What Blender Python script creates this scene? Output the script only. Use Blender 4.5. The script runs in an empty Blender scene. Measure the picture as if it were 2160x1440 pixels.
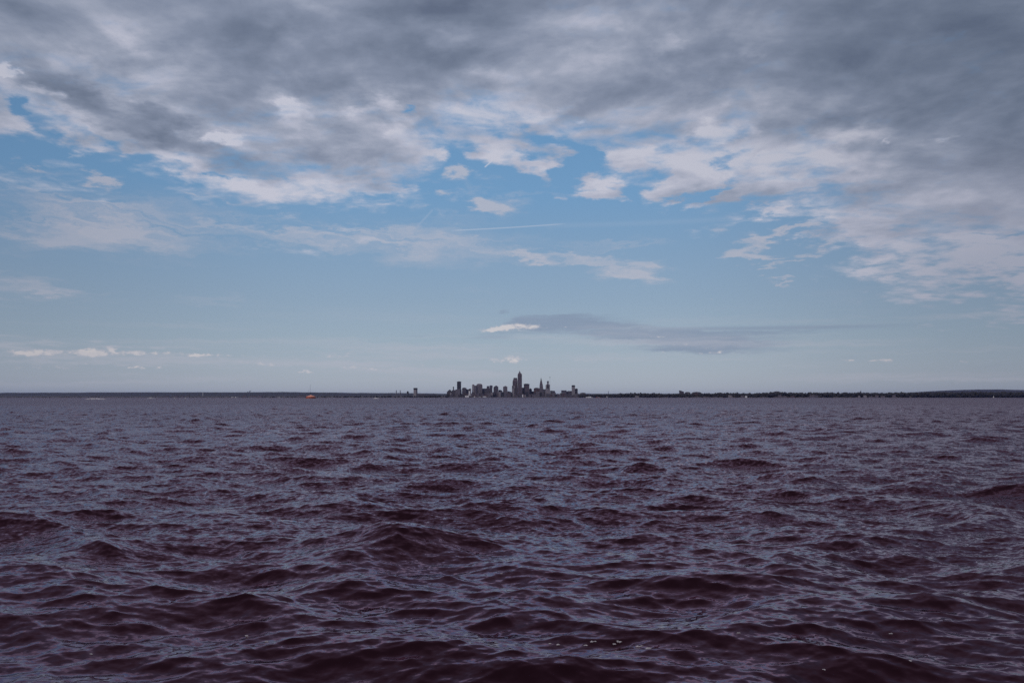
import bpy, bmesh, math, random
import numpy as np
from mathutils import Vector

random.seed(7)
SC = bpy.context.scene
COL = SC.collection
R = math.radians
PI = math.pi

# ------------------------------------------------------------------ camera
W0, H0, F0 = 2160.0, 1440.0, 1695.0      # size of the photograph, focal length in its pixels
CAM_H = 3.4                              # eye height of someone standing in a boat
HORIZON = 837.6
PITCH = math.atan((HORIZON - H0 / 2) / F0)
cam_d = bpy.data.cameras.new('camera')
cam_d.sensor_width = 36.0
cam_d.lens = 36.0 * F0 / W0
cam_d.clip_start = 0.1
cam_d.clip_end = 120000.0
cam = bpy.data.objects.new('camera', cam_d)
COL.objects.link(cam)
cam.location = (0, 0, CAM_H)
cam.rotation_euler = (PI / 2 + PITCH, 0, 0)
SC.camera = cam


def ray(px, py):
    x = (px - W0 / 2) / F0
    v = (H0 / 2 - py) / F0
    return Vector((x, math.cos(PITCH) - v * math.sin(PITCH), math.sin(PITCH) + v * math.cos(PITCH)))


def at(px, py, Y):
    """the point seen at (px, py) that lies Y metres out from shore to shore"""
    d = ray(px, py)
    return Vector((0, 0, CAM_H)) + d * (Y / d.y)


def on_water(px, py):
    d = ray(px, py)
    return Vector((0, 0, CAM_H)) + d * (-CAM_H / d.z)


def azel(px, py):
    d = ray(px, py).normalized()
    return math.atan2(d.x, d.y), math.asin(d.z)


# ------------------------------------------------------------------ helpers
def tag(o, label=None, cat=None, group=None, kind=None):
    if label: o['label'] = label
    if cat: o['category'] = cat
    if group: o['group'] = group
    if kind: o['kind'] = kind
    return o


def empty(name, loc, label, cat, group=None):
    o = bpy.data.objects.new(name, None)
    o.empty_display_size = 5
    COL.objects.link(o)
    o.location = loc
    return tag(o, label, cat, group)


def link(name, bm, mat, parent=None, loc=None, smooth=False):
    me = bpy.data.meshes.new(name)
    bmesh.ops.recalc_face_normals(bm, faces=bm.faces)
    bm.to_mesh(me)
    bm.free()
    me.materials.append(mat)
    if smooth:
        for p in me.polygons: p.use_smooth = True
    o = bpy.data.objects.new(name, me)
    COL.objects.link(o)
    if parent: o.parent = parent
    if loc is not None: o.location = loc
    return o


def srgb(r, g, b):
    f = lambda c: (c / 255 / 12.92) if c / 255 <= 0.04045 else ((c / 255 + 0.055) / 1.055) ** 2.4
    return (f(r), f(g), f(b))


# ------------------------------------------------------------------ materials
def new_mat(name):
    m = bpy.data.materials.new(name)
    m.use_nodes = True
    nt = m.node_tree
    return m, nt, nt.nodes['Principled BSDF']


def plain(name, col, rough=0.8, var=0.25, scale=0.2, metal=0.0):
    m, nt, b = new_mat(name)
    tc = nt.nodes.new('ShaderNodeTexCoord')
    n = nt.nodes.new('ShaderNodeTexNoise')
    n.inputs['Scale'].default_value = scale
    n.inputs['Detail'].default_value = 4
    nt.links.new(tc.outputs['Object'], n.inputs['Vector'])
    r = nt.nodes.new('ShaderNodeValToRGB')
    r.color_ramp.elements[0].position = 0.3
    r.color_ramp.elements[1].position = 0.7
    r.color_ramp.elements[0].color = tuple(c * (1 - var) for c in col) + (1,)
    r.color_ramp.elements[1].color = tuple(min(1, c * (1 + var)) for c in col) + (1,)
    nt.links.new(n.outputs['Fac'], r.inputs['Fac'])
    nt.links.new(r.outputs['Color'], b.inputs['Base Color'])
    b.inputs['Roughness'].default_value = rough
    b.inputs['Metallic'].default_value = metal
    return m


def facade(name, wall, glass, floor_h=3.9, bay=4.2, gw=0.6, gh=0.55):
    """a wall with a grid of windows: storeys of floor_h metres, bays of bay metres, the wall weathered a little"""
    m, nt, b = new_mat(name)
    N, L = nt.nodes, nt.links
    tc = N.new('ShaderNodeTexCoord')
    s = N.new('ShaderNodeSeparateXYZ')
    L.new(tc.outputs['Object'], s.inputs[0])

    def mth(op, a, b_=None):
        n = N.new('ShaderNodeMath'); n.operation = op
        for i, v in enumerate((a, b_)):
            if v is None: continue
            if isinstance(v, (int, float)): n.inputs[i].default_value = v
            else: L.new(v, n.inputs[i])
        return n.outputs[0]
    h = mth('ADD', s.outputs[0], s.outputs[1])
    fx = mth('FRACT', mth('DIVIDE', h, bay))
    fz = mth('FRACT', mth('DIVIDE', s.outputs[2], floor_h))
    win = mth('MULTIPLY', mth('LESS_THAN', fx, gw), mth('LESS_THAN', fz, gh))
    geo = N.new('ShaderNodeNewGeometry')
    sn = N.new('ShaderNodeSeparateXYZ')
    L.new(geo.outputs['Normal'], sn.inputs[0])
    win = mth('MULTIPLY', win, mth('LESS_THAN', mth('ABSOLUTE', sn.outputs[2]), 0.5))
    n = N.new('ShaderNodeTexNoise')
    n.inputs['Scale'].default_value = 0.06
    n.inputs['Detail'].default_value = 5
    L.new(tc.outputs['Object'], n.inputs['Vector'])
    r = N.new('ShaderNodeValToRGB')
    r.color_ramp.elements[0].position = 0.3
    r.color_ramp.elements[1].position = 0.7
    r.color_ramp.elements[0].color = tuple(c * 0.7 for c in wall) + (1,)
    r.color_ramp.elements[1].color = tuple(c * 1.2 for c in wall) + (1,)
    L.new(n.outputs['Fac'], r.inputs['Fac'])
    mx = N.new('ShaderNodeMix'); mx.data_type = 'RGBA'
    L.new(win, mx.inputs[0])
    L.new(r.outputs['Color'], mx.inputs[6])
    mx.inputs[7].default_value = tuple(glass) + (1,)
    L.new(mx.outputs[2], b.inputs['Base Color'])
    ro = N.new('ShaderNodeMapRange')
    ro.inputs['To Min'].default_value = 0.85
    ro.inputs['To Max'].default_value = 0.25
    L.new(win, ro.inputs['Value'])
    L.new(ro.outputs[0], b.inputs['Roughness'])
    return m


GL = (0.03, 0.03, 0.04)
M = {
    'granite': facade('rose granite facade', (0.120, 0.088, 0.108), GL),
    'brown': facade('brown stone facade', (0.088, 0.068, 0.084), GL),
    'dark_glass': facade('dark glass facade', (0.04, 0.035, 0.046), (0.02, 0.02, 0.026), 3.9, 3.0, 0.75, 0.6),
    'concrete': facade('pale concrete facade', (0.25, 0.22, 0.245), (0.06, 0.055, 0.07), 3.9, 4.0, 0.45, 0.45),
    'limestone': facade('limestone facade', (0.15, 0.125, 0.150), GL, 3.9, 3.6, 0.5, 0.55),
    'grey': facade('grey office facade', (0.105, 0.092, 0.118), GL),
    'brick': facade('red brick facade', (0.10, 0.055, 0.06), GL, 3.6, 4.5, 0.45, 0.5),
    'white': facade('white painted facade', (0.72, 0.70, 0.72), (0.1, 0.1, 0.12), 3.5, 6.0, 0.3, 0.4),
    'roof': plain('dark roofing felt', (0.035, 0.03, 0.038), 0.9),
    'slate': plain('slate roofing', (0.055, 0.047, 0.06), 0.7),
    'pale_roof': plain('pale roofing membrane', (0.22, 0.21, 0.23), 0.8),
    'metal': plain('dark painted steel', (0.05, 0.05, 0.06), 0.5),
    'copper': plain('weathered copper', (0.10, 0.13, 0.12), 0.6),
    'stack': plain('concrete chimney', (0.15, 0.14, 0.16), 0.9),
    'white_paint': plain('white paint', (0.80, 0.79, 0.80), 0.4, 0.06),
    'sailcloth': plain('sailcloth', (0.82, 0.79, 0.74), 0.8, 0.05),
    'orange': plain('orange red paint', (0.50, 0.10, 0.05), 0.55, 0.15, 0.3),
    'pale_orange': plain('sun bleached orange paint', (0.62, 0.27, 0.19), 0.6, 0.1, 0.3),
    'rust': plain('rusted steel', (0.22, 0.06, 0.04), 0.8, 0.3, 0.3),
    'stone': plain('breakwater limestone', (0.36, 0.35, 0.38), 0.9, 0.3, 0.4),
    'window_glass': plain('window glass', (0.03, 0.035, 0.045), 0.15, 0.1),
    'leaf': plain('dark foliage', (0.015, 0.0135, 0.015), 0.9, 0.5, 0.03),
    'forest': plain('far forest', (0.017, 0.016, 0.025), 0.95, 0.45, 0.004),
    'soil': plain('shore earth', (0.05, 0.04, 0.042), 0.95, 0.4, 0.01),
}


# ------------------------------------------------------------------ sky
def build_world():
    w = bpy.data.worlds.new('World')
    SC.world = w
    w.use_nodes = True
    nt = w.node_tree
    nt.nodes.clear()
    N, L = nt.nodes, nt.links

    def feed(sock, v):
        if v is None: return
        if hasattr(v, 'is_output'): L.new(v, sock)
        else: sock.default_value = v

    def mth(op, a, b=None, c=None, clamp=False):
        n = N.new('ShaderNodeMath'); n.operation = op; n.use_clamp = clamp
        for i, v in enumerate((a, b, c)): feed(n.inputs[i], v)
        return n.outputs[0]

    def mr(v, a, b, c, d, interp='LINEAR'):
        n = N.new('ShaderNodeMapRange'); n.interpolation_type = interp
        for k, x in zip(('Value', 'From Min', 'From Max', 'To Min', 'To Max'), (v, a, b, c, d)): feed(n.inputs[k], x)
        return n.outputs[0]

    def ss(v, a, b): return mr(v, a, b, 0.0, 1.0, 'SMOOTHSTEP')

    def vm(op, a, b=None, c=None):
        n = N.new('ShaderNodeVectorMath'); n.operation = op
        for i, v in enumerate((a, b, c)): feed(n.inputs[i], v)
        return n.outputs['Value'] if op in ('LENGTH', 'DOT_PRODUCT') else n.outputs[0]

    def comb(x, y, z=0.0):
        n = N.new('ShaderNodeCombineXYZ')
        for i, v in enumerate((x, y, z)): feed(n.inputs[i], v)
        return n.outputs[0]

    def noise(vec, scale, detail, rough=0.55, color=False, dist=0.0, lac=2.0):
        n = N.new('ShaderNodeTexNoise'); n.noise_dimensions = '2D'
        feed(n.inputs['Vector'], vec)
        n.inputs['Scale'].default_value = scale
        n.inputs['Detail'].default_value = detail
        n.inputs['Roughness'].default_value = rough
        n.inputs['Lacunarity'].default_value = lac
        n.inputs['Distortion'].default_value = dist
        return n.outputs['Color'] if color else n.outputs[0]

    def ramp(v, stops):
        n = N.new('ShaderNodeValToRGB')
        e = n.color_ramp.elements
        while len(e) < len(stops): e.new(0.5)
        for el_, (p, c) in zip(e, stops):
            el_.position = p; el_.color = tuple(c) + (1,)
        feed(n.inputs['Fac'], v)
        return n.outputs['Color']

    def mix(f, a, b, mode='MIX'):
        n = N.new('ShaderNodeMix'); n.data_type = 'RGBA'; n.blend_type = mode
        feed(n.inputs[0], f)
        for i, v in ((6, a), (7, b)):
            if hasattr(v, 'is_output'): L.new(v, n.inputs[i])
            else: n.inputs[i].default_value = tuple(v) + (1,)
        return n.outputs[2]

    def curve(v, pts):
        n = N.new('ShaderNodeFloatCurve')
        c = n.mapping.curves[0]
        n.mapping.extend = 'HORIZONTAL'
        c.points[0].location = pts[0]
        c.points[1].location = pts[-1]
        for p in pts[1:-1]: c.points.new(*p)
        n.mapping.update()
        feed(n.inputs['Value'], v)
        n.inputs['Factor'].default_value = 1.0
        return n.outputs[0]

    tc = N.new('ShaderNodeTexCoord')
    d = tc.outputs['Generated']
    s = N.new('ShaderNodeSeparateXYZ'); L.new(d, s.inputs[0])
    dx, dy = s.outputs[0], s.outputs[1]
    dz = mth('ABSOLUTE', s.outputs[2])
    az = mth('ARCTAN2', dx, dy)
    el = mth('ARCSINE', dz)
    ae = comb(az, el)
    inv = mth('DIVIDE', 1.0, mth('ADD', dz, 0.13))
    P = comb(mth('MULTIPLY', dx, inv), mth('MULTIPLY', dy, inv))        # a point on the cloud layer

    last = [None]

    def blobs(vec, items):
        """sum of soft ellipses: (px, py, rx, ry, rot, amp) as seen from the boat, turned into azimuth and elevation"""
        tot = None
        steps = (0, 6, 14, 30, -6, -18, -36)
        byrot = {}
        for it in items:
            byrot.setdefault(min(steps, key=lambda q: abs(q - it[4])), []).append(it)
        for q, group in byrot.items():
            for i, (px, py, rx, ry, rot, amp) in enumerate(group):
                if i % 8 == 0:              # a few at a time: Cycles keeps only a small stack of values
                    cur = vec if last[0] is None else vm('MULTIPLY_ADD', last[0], (1e-9, 1e-9, 1e-9), vec)
                    if q:
                        n = N.new('ShaderNodeVectorRotate'); n.rotation_type = 'Z_AXIS'
                        L.new(cur, n.inputs['Vector']); n.inputs['Angle'].default_value = R(q)
                        cur = n.outputs[0]
                a, e = azel(px, py)
                c, s_ = math.cos(R(q)), math.sin(R(q))
                ar, er = a * c - e * s_, a * s_ + e * c
                sx, sy = F0 / rx / math.cos(a) ** 2, F0 / ry / math.cos(a)
                b = mr(vm('LENGTH', vm('MULTIPLY_ADD', cur, (sx, sy, 0), (-ar * sx, -er * sy, 0))), 0.0, 1.0, amp, 0.0, 'SMOOTHSTEP')
                tot = b if tot is None else mth('ADD', tot, b)
                last[0] = tot
        return tot

    # warped coordinates, so that no edge is an ellipse
    wn = noise(P, 5.5, 5, 0.6, color=True)
    wv = vm('SUBTRACT', wn, (0.5, 0.5, 0.5))
    aew = vm('ADD', ae, vm('MULTIPLY', wv, (0.11, 0.045, 0.0)))
    wn2 = noise(vm('MULTIPLY', ae, (1.0, 3.0, 0.0)), 26.0, 4, 0.65, color=True)
    aef = vm('ADD', ae, vm('MULTIPLY', vm('SUBTRACT', wn2, (0.5, 0.5, 0.5)), (0.045, 0.010, 0.0)))

    # --- clear air: the Nishita sky, whitened towards the horizon by thin high cloud
    sky = N.new('ShaderNodeTexSky'); sky.sky_type = 'NISHITA'
    sky.sun_disc = False
    sky.sun_elevation = SUN_EL
    sky.sun_rotation = SUN_ROT
    sky.air_density = 1.0; sky.dust_density = 0.6; sky.ozone_density = 1.6
    G = 10.0                                     # Background strength 0.1
    k = lambda c: tuple(x for x in srgb(*c))
    clear = ramp(mth('DIVIDE', el, 0.5), [
        (0.0, k((167, 175, 188))), (0.05, k((163, 174, 188))), (0.14, k((150, 169, 186))), (0.24, k((137, 162, 186))),
        (0.36, k((123, 157, 189))), (0.50, k((105, 153, 195))), (0.65, k((95, 146, 191))), (1.0, k((84, 128, 174)))])
    nish = mix(1.0, sky.outputs[0], (0.1, 0.1, 0.1), 'MULTIPLY')
    air = mix(0.10, mix(0.10, clear, k((158, 168, 183))), nish)
    # vignette put into the sky: the air colour is darkened towards both sides
    side = mth('MULTIPLY', ss(mth('ABSOLUTE', mth('ADD', az, 0.02)), 0.16, 0.66), mr(az, -0.3, 0.3, 0.30, 0.40))
    air = mix(1.0, air, mix(side, (1, 1, 1), (0.25, 0.27, 0.34)), 'MULTIPLY')

    # --- thin streaks of cirrus
    rotv = N.new('ShaderNodeVectorRotate'); rotv.rotation_type = 'Z_AXIS'
    L.new(aew, rotv.inputs['Vector']); rotv.inputs['Angle'].default_value = R(3)
    st = noise(vm('MULTIPLY', rotv.outputs[0], (5.5, 52.0, 0.0)), 1.0, 6, 0.62, dist=0.35)
    cm = blobs(aew, [
        (230, 475, 420, 85, 6, 1.0), (40, 505, 200, 40, 0, 0.6), (700, 500, 520, 70, 4, 0.75), (960, 500, 330, 60, 6, 0.45),
        (80, 612, 260, 40, 6, 0.62), (1120, 543, 130, 26, 4, 1.0), (1290, 520, 200, 26, 3, 0.5), (430, 635, 140, 22, 2, 0.4),
        (1330, 574, 150, 36, 8, 1.2), (1240, 546, 90, 24, 8, 0.8), (960, 605, 190, 30, 4, 0.30), (60, 355, 150, 30, 0, 0.4),
        (205, 380, 66, 26, 6, 1.7), (40, 345, 60, 16, 4, 0.6), (20, 565, 160, 24, 0, 0.35), (1800, 640, 260, 40, 0, 0.25),
        (1575, 527, 60, 20, -4, 1.5), (1620, 500, 66, 20, -4, 1.4), (1678, 478, 46, 15, 0, 1.5), (1560, 545, 70, 16, 0, 1.1), (1600, 540, 60, 14, -6, 1.2),
        (1520, 487, 40, 14, 0, 0.8), (1640, 554, 46, 11, 0, 1.2), (1633, 595, 40, 8, 0, 1.1), (1700, 530, 60, 16, -4, 1.1), (1760, 512, 50, 14, 0, 1.0), (1060, 440, 100, 30, -3, 0.7),
        (1020, 400, 60, 18, 6, 0.45), (930, 412, 40, 12, 0, 0.7), (1030, 430, 64, 24, -4, 1.5), (975, 372, 54, 20, 6, 1.3),
        (1100, 408, 60, 10, -4, 0.5), (60, 395, 140, 14, 4, 0.5), (430, 412, 60, 9, 10, 0.6)])
    cir = mth('MULTIPLY', ss(mth('ADD', st, mth('MULTIPLY', cm, 0.24)), 0.45, 0.86), mth('MINIMUM', mth('MULTIPLY', cm, 1.25), 1.0), clamp=True)
    col = mix(mth('MULTIPLY', cir, 0.78), air, mix(side, k((182, 184, 197)), k((120, 120, 138))))

    # --- low bank over the city and the little cumulus along the horizon
    lb = blobs(aef, [
        (1190, 676, 190, 24, 2, 1.2), (1120, 692, 170, 30, -6, 0.7), (1340, 704, 350, 36, 4, 1.15), (1500, 733, 280, 30, 3, 0.95),
        (1600, 703, 480, 22, 0, 0.75), (1068, 657, 22, 7, -8, 0.9), (880, 708, 90, 8, 0, 0.35), (1000, 712, 150, 10, 0, 0.25),
        (1750, 755, 200, 10, 0, 0.35), (1100, 782, 140, 7, 0, 0.25), (2100, 770, 150, 10, 0, 0.3)])
    tail = mth('MULTIPLY', mth('MULTIPLY', ss(az, *[azel(x, 690)[0] for x in (1250, 1420)]), ss(az, *[azel(x, 690)[0] for x in (2020, 1700)])),
               ss(mth('ABSOLUTE', mth('SUBTRACT', el, mr(az, azel(1420, 691)[0], azel(1980, 680)[0], azel(1420, 694)[1], azel(1980, 684)[1]))), 0.0042, 0.0))
    lbs = noise(vm('MULTIPLY', aef, (9.0, 130.0, 0.0)), 1.0, 5, 0.6)
    bank = mth('MULTIPLY', ss(mth('ADD', lb, mth('MULTIPLY', mth('SUBTRACT', lbs, 0.5), 2.0)), 0.05, 1.25), mth('MINIMUM', mth('MULTIPLY', lb, 1.6), 1.0), clamp=True)
    bank = mth('MAXIMUM', bank, mth('MULTIPLY', tail, 0.8))
    col = mix(mth('MULTIPLY', bank, 0.66), col, mix(side, k((128, 142, 166)), k((112, 124, 145))))
    cu = blobs(aef, [
        (1075, 690, 72, 13, -3, 1.0), (1040, 694, 50, 7, -6, 0.7), (1120, 686, 44, 10, 4, 0.8), (1172, 691, 14, 5, 0, 0.8), (1030, 697, 60, 6, -4, 0.6),
        (1388, 709, 26, 5, 0, 0.7), (1515, 740, 20, 5, -4, 0.9), (1485, 744, 18, 5, 0, 0.6), (1400, 744, 40, 4, 0, 0.4), (1440, 725, 60, 6, 0, 0.3),
        (1075, 757, 42, 13, 0, 0.75), (1060, 760, 40, 9, 0, 0.4), (1210, 757, 30, 8, 0, 0.6), (1260, 761, 60, 8, 0, 0.4), (1295, 763, 16, 7, 0, 0.4),
        (1868, 761, 42, 7, 0, 0.9), (1840, 762, 30, 5, 0, 0.6), (1778, 760, 12, 4, 0, 0.9), (2038, 765, 14, 4, 0, 0.7),
        (75, 744, 90, 14, -2, 1.0), (35, 742, 30, 11, 0, 0.9), (85, 738, 16, 9, 0, 0.8), (185, 742, 36, 15, 0, 1.0), (238, 738, 26, 14, 0, 1.1),
        (300, 744, 110, 8, 1, 0.8), (150, 745, 210, 9, 0, 0.5), (470, 748, 130, 7, 0, 0.45), (410, 748, 60, 9, 0, 0.7), (360, 755, 40, 6, 0, 0.5), (185, 766, 12, 5, 0, 0.8), (100, 774, 130, 9, 0, 0.45),
        (278, 774, 12, 5, 0, 0.8), (325, 774, 20, 5, 0, 0.6), (560, 770, 80, 6, 0, 0.4), (640, 782, 40, 5, 0, 0.7), (715, 748, 60, 14, 0, 0.55),
        (760, 777, 90, 7, 0, 0.55), (830, 776, 22, 9, 0, 0.5), (900, 768, 40, 8, 0, 0.45), (520, 765, 60, 5, 0, 0.3),
        (1497, 630, 8, 2.6, 0, 0.9), (1240, 757, 22, 4, 0, 0.3)])
    cn = noise(vm('MULTIPLY', ae, (1.0, 1.7, 0.0)), 95.0, 5, 0.62)
    cud = mth('ADD', cu, mth('MULTIPLY', mth('SUBTRACT', cn, 0.5), 1.3))
    cud = mth('ADD', cu, mth('MULTIPLY', mth('SUBTRACT', cn, 0.5), 2.3))
    cua = mth('MULTIPLY', ss(cud, 0.10, 1.0), mth('MINIMUM', mth('MULTIPLY', cu, 2.4), 1.0), clamp=True)
    col = mix(mth('MULTIPLY', cua, 0.80), col, mix(side, mix(ss(cud, 0.2, 1.2), k((176, 178, 190)), k((212, 207, 208))), k((150, 140, 145))))

    # --- layered thin stratus in the last few degrees
    sv = noise(vm('MULTIPLY', aef, (3.2, 85.0, 0.0)), 1.0, 5, 0.55)
    sm = mth('MULTIPLY', ss(el, 0.004, 0.02), ss(el, 0.125, 0.05))
    sl = blobs(aew, [(150, 748, 480, 30, 0, 1.0), (300, 775, 420, 18, 0, 0.3), (700, 765, 300, 30, 0, 0.3), (1200, 760, 300, 24, 0, 0.2), (1420, 735, 400, 40, 0, 0.3)])
    str_ = mth('MULTIPLY', ss(mth('ADD', sv, mth('MULTIPLY', sl, 0.28)), 0.44, 0.80), mth('MULTIPLY', sm, 0.5), clamp=True)
    col = mix(str_, col, mix(side, k((180, 182, 194)), k((146, 146, 156))))

    # --- contrails
    def trail(x0, y0, x1, y1, wpx, fade):
        a0, e0 = azel(x0, y0); a1, e1 = azel(x1, y1)
        mid = ((a0 + a1) / 2, (e0 + e1) / 2)
        n = N.new('ShaderNodeMapping'); n.vector_type = 'TEXTURE'
        L.new(aef if wpx < 0 else ae, n.inputs['Vector'])
        n.inputs['Location'].default_value = (mid[0], mid[1], 0)
        n.inputs['Rotation'].default_value = (0, 0, math.atan2(e1 - e0, a1 - a0))
        n.inputs['Scale'].default_value = (math.hypot(a1 - a0, e1 - e0) / 2, abs(wpx) / F0, 1)
        sp = N.new('ShaderNodeSeparateXYZ'); L.new(n.outputs[0], sp.inputs[0])
        across = ss(mth('ABSOLUTE', sp.outputs[1]), 1.0, 0.0)
        along = ss(mth('ABSOLUTE', sp.outputs[0]), 1.0, 0.72)
        return mth('MULTIPLY', mth('MULTIPLY', across, along), fade)
    tr = trail(938, 487, 1205, 471, 2.2, 0.45)
    for a in ((1120, 476, 1560, 460, 9.0, 0.08), (1021, 354, 1042, 336, 2.6, 0.8), (880, 478, 915, 440, 3.5, 0.16), (400, 422, 480, 409, 5.0, 0.18)):
        tr = mth('MAXIMUM', tr, trail(*a))
    col = mix(tr, col, k((188, 196, 212)))

    # --- the broken deck of stratocumulus overhead
    edge = [(-900, 250), (-300, 262), (0, 284), (150, 300), (250, 312), (350, 345), (470, 385), (600, 405), (760, 412), (870, 385), (930, 345), (1010, 322),
            (1160, 335), (1240, 345), (1330, 372), (1450, 405), (1600, 425), (1720, 445), (1800, 505), (1900, 570), (2030, 600), (2160, 615), (2600, 640), (3400, 640)]
    pts = []
    for px, py in edge:
        a, e = azel(px, py)
        pts.append(((a + 1.2) / 2.4, e / 0.6))
    elb = mth('MULTIPLY', curve(mth('DIVIDE', mth('ADD', az, 1.2), 2.4), pts), 0.6)
    base = mth('MINIMUM', mth('MAXIMUM', mth('DIVIDE', mth('SUBTRACT', el, elb), 0.075), -1.6), 1.5)
    n1 = noise(P, 3.1, 8, 0.56, dist=0.15)
    up = mth('SUBTRACT', 1.0, mth('MULTIPLY', inv, 0.018))
    P2 = comb(mth('MULTIPLY', mth('MULTIPLY', dx, inv), up), mth('MULTIPLY', mth('MULTIPLY', dy, inv), up))
    n1u = noise(P2, 3.1, 5, 0.56, dist=0.15)
    n0 = noise(P, 1.7, 4, 0.5)
    n3 = noise(vm('MULTIPLY', P, (1.0, 1.25, 0.0)), 9.5, 6, 0.58, dist=0.25)
    n3c = mth('SUBTRACT', n3, 0.5)
    # small scales of altocumulus on the right
    pr = N.new('ShaderNodeVectorRotate'); pr.rotation_type = 'Z_AXIS'
    L.new(P, pr.inputs['Vector']); pr.inputs['Angle'].default_value = R(-14)
    n2 = noise(vm('MULTIPLY', pr.outputs[0], (3.4, 4.4, 0.0)), 1.7, 5, 0.6)
    rmask = blobs(aew, [(2080, 570, 380, 130, 0, 1.0), (2260, 560, 300, 140, 0, 0.8)])
    cov = blobs(aew, [
        # gaps of blue
        (45, 225, 60, 26, 20, -1.5), (30, 325, 150, 40, 0, -0.7), (190, 225, 210, 60, 12, 1.6), (330, 300, 200, 46, 14, 0.9), (300, 245, 270, 64, 16, 1.2), (760, 315, 270, 76, 0, 1.0), (1580, 330, 270, 50, -6, 0.6), (260, 285, 60, 16, 10, -0.5), (465, 368, 46, 16, 0, -1.2), (850, 226, 24, 15, -20, -1.9),
        (1150, 300, 150, 24, 24, -1.1), (1210, 350, 150, 70, 0, -1.3), (980, 345, 60, 40, 0, -0.8), (1385, 385, 60, 40, -40, -1.2), (1530, 348, 60, 14, -14, -1.0),
        (1490, 400, 70, 26, -40, -1.3), (1240, 430, 300, 30, 0, -0.8), (890, 400, 40, 30, 0, -0.5), (560, 450, 500, 20, 0, -0.7), (1640, 470, 140, 18, 0, -0.8),
        (1250, 325, 60, 10, 10, -0.8), (2110, 492, 120, 12, -4, -0.8), (1960, 505, 50, 14, 0, -0.7), (1700, 400, 30, 12, -30, -0.5),
        # clumps of cloud below the edge
        (20, 262, 62, 42, 10, 1.9), (160, 300, 76, 26, 8, 1.5), (275, 312, 70, 20, 14, 1.3), (380, 350, 90, 24, 16, 1.1), (215, 275, 40, 18, 10, 1.1),
        (560, 392, 120, 30, 10, 1.3), (690, 392, 110, 34, 0, 1.3), (810, 395, 100, 28, 4, 1.2), (930, 325, 56, 24, 6, 1.5), (1040, 315, 90, 36, 4, 1.9),
        (1125, 352, 60, 36, 34, 1.7), (1170, 322, 46, 18, 6, 1.1), (1335, 330, 100, 34, 4, 1.8), (1265, 388, 70, 40, 0, 2.3), (1275, 425, 66, 22, 6, 2.0),
        (1190, 418, 34, 14, 4, 1.2), (1430, 378, 120, 40, -24, 2.0), (1400, 412, 90, 34, -20, 1.5), (1540, 400, 70, 26, -8, 1.6), (1500, 425, 100, 20, -6, 1.5),
        (1640, 395, 140, 40, 0, 1.0), (1610, 440, 60, 10, 0, 1.2), (1800, 475, 110, 42, -6, 1.6), (1850, 510, 90, 24, 0, 1.2), (1990, 500, 120, 24, -6, 0.9),
        (1740, 525, 80, 16, -6, 0.8), (1850, 575, 80, 18, 0, 0.8), (2080, 560, 300, 90, -4, 0.8), (1500, 290, 90, 40, -12, 0.9), (1820, 545, 100, 20, -8, 0.8), (1700, 505, 36, 9, 0, 0.9)])
    n1c = mth('SUBTRACT', n1, 0.5)
    n2c = mth('MULTIPLY', mth('SUBTRACT', n2, 0.5), mth('MULTIPLY', rmask, 4.6))
    D = mth('ADD', mth('ADD', base, cov), mth('ADD', mth('ADD', mth('MULTIPLY', n1c, 2.7), mth('MULTIPLY', n3c, 2.5)), n2c))
    alpha = ss(D, -0.55, 1.25)
    alpha = mth('MULTIPLY', alpha, mr(rmask, 0.0, 1.0, 1.0, 0.85))
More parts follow.
